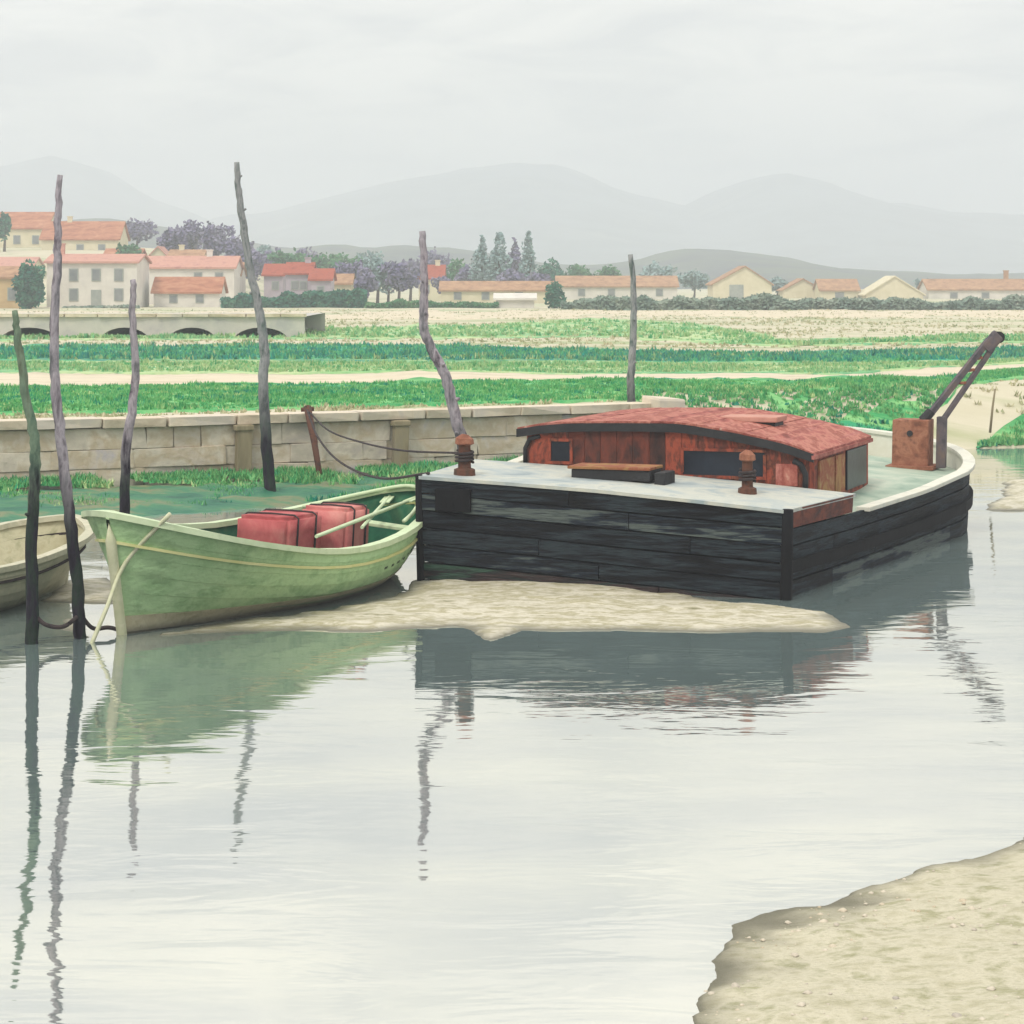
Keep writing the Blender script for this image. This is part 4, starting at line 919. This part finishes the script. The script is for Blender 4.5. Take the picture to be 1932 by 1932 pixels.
house(78, 224, 490, 448, 416, 322, M['wallcream'], M['roof1'], 'long cream house with faded orange roof below the hilltop house', 8, wins=((.2, .5, .9, 1.1), (.5, .5, .9, 1.1), (.78, .5, .9, 1.1)), chim=((.3, .8),))
house(88, 258, 581, 492, 478, 232, M['wallwhite'], M['roofpink'], 'large white two storey house with low pink roof beside the round tree', 8, wins=((.30, .70, .8, 1.2), (.55, .70, .8, 1.2), (.80, .70, .8, 1.2), (.30, .28, .8, 1.2), (.80, .28, .8, 1.2)), door=(.55, 1.1, 2.0), chim=((.08, 1.2),))
house(262, 442, 581, 502, 482, 256, M['wallwhite'], M['roofpink'], 'wide white house behind the low orange roofed annexe', 7, wins=((.62, .72, .8, 1.1), (.84, .72, .8, 1.1)), chim=((.7, .8),))
house(290, 414, 581, 547, 522, 236, M['wallwhite'], M['roof1'], 'low white annexe with orange roof in front of the wide white house', 5, wins=((.3, .5, .7, .7), (.7, .5, .7, .7)))
house(-60, 44, 590, 520, 502, 226, M['wallochre'], M['roofbrown'], 'ochre building with brown roof cut off at the left edge', 6, wins=((.8, .5, .8, 1.2),))
house(-30, 60, 545, 500, 484, 290, M['wallcream'], M['roofpink'], 'cream house with pink roof behind the ochre building at the left', 7, wins=((.75, .5, .8, 1.1),))
house(196, 262, 530, 484, 468, 300, M['wallwhite'], M['roof1'], 'white house with orange roof peeping over the large white house', 6, wins=((.5, .6, .8, 1),))
house(318, 380, 530, 486, 470, 292, M['wallcream'], M['roofbrown'], 'cream house with brown roof rising behind the wide white house', 6, chim=((.3, .7),))
house(424, 452, 560, 516, 494, 262, M['wallwhite'], M['roofbrown'], 'narrow white house between the wide white house and the tallest pole', 6)
house(622, 662, 560, 532, 516, 262, M['wallcream'], M['roofbrown'], 'low cream cottage with brown roof half hidden by lilac trees', 5)
house(284, 312, 500, 478, 464, 300, M['wallcream'], M['roofpink'], 'tiny cream gabled house peeping out among the purple trees', 5, gable=True)
house(498, 534, 560, 516, 497, 262, M['walllilac'], M['roofdeep'], 'narrow lilac house with red roof right behind the tallest pole', 6, wins=((.6, .6, .7, .9),))
house(540, 586, 560, 513, 494, 250, M['walllilac'], M['roofdeep'], 'lilac house with bright red roof above the dark hedge', 6, wins=((.35, .6, .7, .9), (.7, .6, .7, .9)), chim=((.8, .6),))
house(586, 624, 560, 524, 506, 246, M['walllilac'], M['roofdeep'], 'lower lilac house with red roof at the right of the red roofed row', 5, wins=((.5, .55, .7, .9),))
house(790, 836, 560, 522, 499, 300, M['wallcream'], M['roofdeep'], 'small cream house with red roof behind the bent pole', 6, wins=((.3, .5, .8, 1.0),), chim=((.75, .7),))
house(832, 1042, 572, 545, 530, 275, M['wallcream'], M['roofbrown'], 'long low cream building with brown roof below the grey poplars', 6, wins=((.15, .5, .8, .8), (.4, .5, .8, .8), (.7, .5, .8, .8)))
house(936, 1008, 580, 561, 553, 226, M['wallwhite'], M['wallwhite'], 'small flat white shed in front of the long cream building', 3.5, name='shed', cat='shed')
house(1052, 1278, 566, 538, 520, 325, M['wallwhite'], M['roofbrown'], 'long white barn with brown roof, crossed by the straight pole', 8, wins=((.2, .5, .9, .9), (.45, .5, .9, .9), (.85, .5, .9, .9)), name='barn', cat='barn')
house(1345, 1456, 566, 534, 501, 330, M['wallcream'], M['roofbrown'], 'tall gabled cream barn standing alone, left of the sheds', 9, gable=True, asym=.55, door=(.4, 2.2, 2.4), name='barn', cat='barn')
house(1478, 1552, 566, 545, 525, 345, M['wallcream'], M['roofbrown'], 'cream shed with brown roof, left of the twin sheds', 7, gable=True, name='shed', cat='shed')
house(1548, 1620, 566, 545, 526, 338, M['wallcream'], M['roofbrown'], 'cream shed with brown roof, right of the twin sheds', 7, wins=((.5, .4, 1.2, .8),), name='shed', cat='shed')
house(1634, 1742, 566, 553, 520, 332, M['wallcream'], M['wallcream'], 'pale gabled shed shaped like a tent, between brown roofed sheds', 8, gable=True, name='shed', cat='shed')
house(1752, 1990, 566, 544, 526, 335, M['wallwhite'], M['roofbrown'], 'long white shed with brown roof at the right edge', 8, wins=((.2, .4, 1, .7), (.45, .4, 1, .7)), chim=((.66, 1.4),), name='shed', cat='shed')

# ------------------------------------------------------------------ trees and hedges
def foliage(m, c, rx, ry, rz, n, s, rr, shape='round'):
    for i in range(n):
        while True:
            x, y, z = rr.uniform(-1, 1), rr.uniform(-1, 1), rr.uniform(-1, 1); q = x * x + y * y + z * z
            if q <= 1 and (q > .25 or rr.random() < .4): break
        if shape == 'poplar':
            k = max(.05, 1 - max(0, z) ** 1.2 * .85 - max(0, -z - .5) * .8); x *= k; y *= k
        elif shape == 'cone':
            k = max(.06, (1 - z) * .62); x *= k; y *= k
        f = 1 + .6 * nz(x * 2.2 + c[0], y * 2.2 + c[1], z * 2.2, 1)
        p = Vector((c[0] + x * rx * f, c[1] + y * ry * f, c[2] + z * rz * f))
        a = Vector((rr.gauss(0, 1), rr.gauss(0, 1), rr.gauss(0, 1))).normalized(); b = a.orthogonal().normalized(); t = s * rr.uniform(.6, 1.3)
        m.add([p - a * t, p + b * t * .6, p + a * t, p - b * t * .6], [(0, 1, 2, 3)])
tn_ = [0]
def tree(px, y_base, y_top, half_px, d, mat, label, n=700, shape='round', s=.35, clumps=8, group='trees among the far houses'):
    tn_[0] += 1; rr = random.Random(100 + tn_[0]); xc = (px * K - 512) * d / F
    zt = CH - (y_top * K - HZ) * d / F; g = land_z(xc, d); rx = half_px * K * d / F; H = zt - g
    root = thing('tree', (xc, d, g), label, 'tree', group)
    m = MB(); m.tube([(xc, d, g - .2), (xc + .1, d, g + H * .3), (xc - .05, d, g + H * .72)], [.05 + H * .03, .04 + H * .022, H * .008], 7)
    for k in range(4):
        a = rr.uniform(0, 6.28); z0 = g + H * rr.uniform(.3, .5); m.tube([(xc, d, z0), (xc + math.cos(a) * rx * .5, d + math.sin(a) * rx * .5, z0 + H * .25)], [H * .012, H * .004], 5)
    m.build('trunk', M['trunk'], root, smooth=True)
    m = MB()
    if shape == 'round':
        foliage(m, (xc, d, g + H * .62), rx * .72, rx * .72, H * .33, n // 2, s, rr)
        for k in range(clumps):
            a = rr.uniform(0, 6.28); e = rr.uniform(-.5, .9)
            k_ = rr.uniform(.35, .85); foliage(m, (xc + math.cos(a) * rx * k_, d + math.sin(a) * rx * k_, g + H * (.6 + .26 * e)), rx * rr.uniform(.3, .5), rx * .45, H * rr.uniform(.10, .18), n // (2 * clumps), s, rr)
    elif shape == 'egg':
        foliage(m, (xc, d, g + H * .50), rx, rx, H * .50, n, s, rr)
    else:
        foliage(m, (xc, d, g + H * .54), rx, rx, H * .48, n, s, rr, shape)
    m.build('crown', mat, root, fix=False)
    return root
tree(56, 585, 500, 27, 222, M['leafdark'], 'dark blue green round tree beside the large white house', 2200, 'egg', s=.25)
tree(8, 470, 398, 12, 318, M['leafdark'], 'dark small tree in front of the hilltop house at the left edge', 500)
tree(243, 500, 458, 34, 296, M['leafgreen'], 'bushy green tree behind the roof of the large white house', 900)
tree(258, 470, 412, 40, 352, M['leaflilac'], 'hazy lilac tree behind the long cream hillside house', 900, s=.4)
tree(325, 490, 428, 28, 312, M['leaflilac'], 'leftmost purple bare tree above the pink roofs', 900)
tree(362, 490, 413, 34, 318, M['leaflilac'], 'tallest purple bare tree above the pink roofs', 1100)
tree(405, 490, 418, 34, 310, M['leaflilac'], 'purple bare tree second from the right above the pink roofs', 1000)
tree(444, 490, 440, 26, 306, M['leaflilac'], 'purple bare tree just left of the tallest pole', 800)
tree(548, 560, 472, 40, 330, M['leafgreen'], 'pale green tree behind the red roofed row', 900, s=.4)
tree(610, 560, 474, 40, 335, M['leafgreen'], 'wide green tree right of the red roofed row', 900, s=.4)
tree(668, 565, 488, 34, 268, M['leaflilac'], 'lilac tree left of the slim poplars near the bent pole', 900, s=.3)
tree(712, 565, 482, 26, 264, M['leafgrey'], 'grey green tree in the middle of the lilac thicket', 900, s=.3)
tree(752, 565, 490, 34, 262, M['leaflilac'], 'lilac tree just left of the bent pole', 900, s=.3)
tree(655, 560, 478, 30, 340, M['leafgreen'], 'faint green tree behind the lilac thicket', 700, s=.4)
tree(862, 560, 490, 30, 320, M['leafgreen'], 'green tree left of the grey poplars', 800, s=.35)
tree(908, 560, 450, 20, 305, M['leafgrey'], 'leftmost grey green poplar, slightly the shorter', 900, 'poplar', .32)
tree(942, 560, 444, 24, 302, M['leafgrey'], 'middle grey green poplar, the widest of the row', 1000, 'poplar', .32)
tree(972, 560, 452, 18, 308, M['leaflilac'], 'thin lilac poplar between two grey green ones', 700, 'poplar', .32)
tree(996, 560, 444, 17, 300, M['leafgrey'], 'rightmost slender grey green poplar of the row', 800, 'poplar', .32)
tree(1042, 560, 488, 26, 345, M['leafdark'], 'dark green tree right of the poplar row', 800, s=.35)
tree(1092, 560, 496, 32, 348, M['leafgreen'], 'low green tree behind the long white barn, left end', 800, s=.35)
tree(1150, 560, 500, 30, 350, M['leafgreen'], 'low green tree behind the long white barn near the straight pole', 800, s=.35)
tree(1046, 580, 533, 18, 224, M['leafdark'], 'small dark bush at the end of the white shed', 800, 'egg', s=.22)
tree(478, 560, 468, 26, 300, M['leaflilac'], 'hazy lilac tree right of the tallest pole', 900, s=.36)
tree(520, 560, 470, 30, 345, M['leaflilac'], 'lilac tree behind the narrow red roofed house', 800, s=.4)
tree(692, 560, 470, 34, 352, M['leafgrey'], 'pale grey green tree far behind the lilac thicket', 800, s=.4)
tree(812, 560, 470, 36, 356, M['leaflilac'], 'wide lilac tree behind the small house with red roof', 900, s=.4)
tree(838, 565, 520, 22, 290, M['leaflilac'], 'low lilac tree right of the small house with red roof', 600, s=.3)
tree(884, 560, 500, 26, 312, M['leaflilac'], 'low lilac tree at the foot of the leftmost poplar', 700, s=.32)
tree(1010, 562, 512, 26, 296, M['leaflilac'], 'low lilac tree at the foot of the rightmost poplar', 700, s=.32)
tree(1235, 562, 494, 34, 360, M['leafgrey'], 'grey green tree behind the right end of the long white barn', 800, s=.4)
tree(1310, 562, 508, 30, 352, M['leafgrey'], 'grey green tree between the long barn and the gabled barn', 800, s=.36)
tree(1466, 562, 522, 22, 352, M['leafgrey'], 'small grey green tree between the gabled barn and the twin sheds', 600, s=.32)
tree(1746, 562, 524, 22, 350, M['leafgrey'], 'small grey green tree right of the tent shaped shed', 600, s=.32)
for px_, yt_, hw_, dd_, mt_, lb_ in ((464, 452, 24, 332, 'leaflilac', 'hazy lilac tree touching the tallest pole on its right'), (500, 462, 26, 356, 'leafgrey', 'pale grey tree far behind the narrow red roofed house'), (580, 466, 30, 362, 'leaflilac', 'lilac tree far behind the brightest red roof'), (636, 500, 22, 272, 'leaflilac', 'short lilac tree at the right end of the red roofed row'), (690, 500, 24, 258, 'leaflilac', 'short lilac tree left of the grey green one in the thicket'), (732, 498, 24, 272, 'leafgrey', 'grey tree right of the grey green one in the thicket'), (774, 486, 26, 300, 'leaflilac', 'lilac tree just behind the bent pole'), (926, 486, 30, 318, 'leaflilac', 'bushy lilac tree behind the poplar trunks'), (960, 505, 30, 296, 'leaflilac', 'low lilac bush in front of the poplars')):
    tree(px_, 560, yt_, hw_, dd_, M[mt_], lb_, 800, s=.33)
def hedge(px0, px1, y_base, y_top, d, mat, label, n, s, deep=1.6):
    rr = random.Random(int(px0)); m = MB(); X0, X1 = ((q * K - 512) * d / F for q in (px0, px1)); zt = CH - (y_top * K - HZ) * d / F; g = land_z((X0 + X1) / 2, d) - .1
    for i in range(n):
        x = rr.uniform(X0, X1); hh = (zt - g) * (.80 + .5 * nz(x, d, 0, .22) + .28 * nz(x, d, 5, .9)); z = g + hh * rr.random() ** .8; y = d + rr.uniform(-deep / 2, deep / 2)
        p = Vector((x, y, z)); a = Vector((rr.gauss(0, 1), rr.gauss(0, .6), rr.gauss(0, .8))).normalized(); b = a.orthogonal().normalized(); t = s * rr.uniform(.6, 1.3)
        m.add([p - a * t, p + b * t * .6, p + a * t, p - b * t * .6], [(0, 1, 2, 3)])
    return tag(m.build('hedge', mat, fix=False), label, 'hedge', 'hedges in front of the far houses')
hedge(420, 690, 581, 547, 228, M['leafdark'], 'dark green hedge below the red roofed row', 4600, .30)
hedge(690, 940, 581, 566, 226, M['leafgreen'], 'thin low green hedge below the long cream building', 2600, .2)
hedge(1060, 2250, 586, 558, 214, M['hedge'], 'long grey green hedge running to the right below the barns', 16000, .28)
hedge(120, 262, 584, 576, 226, M['hedge'], 'low grey hedge at the foot of the large white house', 1200, .18)

# ------------------------------------------------------------------ the hazy air
mh = bpy.data.materials.new('hazy_air'); mh.use_nodes = True; t = mh.node_tree; t.nodes.clear()
o_ = N(t, 'ShaderNodeOutputMaterial'); pv = N(t, 'ShaderNodeVolumePrincipled')
pv.inputs['Color'].default_value = (0.88, 0.925, 1.0, 1); pv.inputs['Density'].default_value = 0.00095; pv.inputs['Anisotropy'].default_value = 0.1
t.links.new(pv.outputs[0], o_.inputs['Volume'])
m = MB(); m.box((0, 2200, 95), (11000, 4600, 196)); hz = m.build('haze', mh, kind='stuff', fix=True)
tag(hz, 'pale hazy air over the harbour and hills', 'haze')
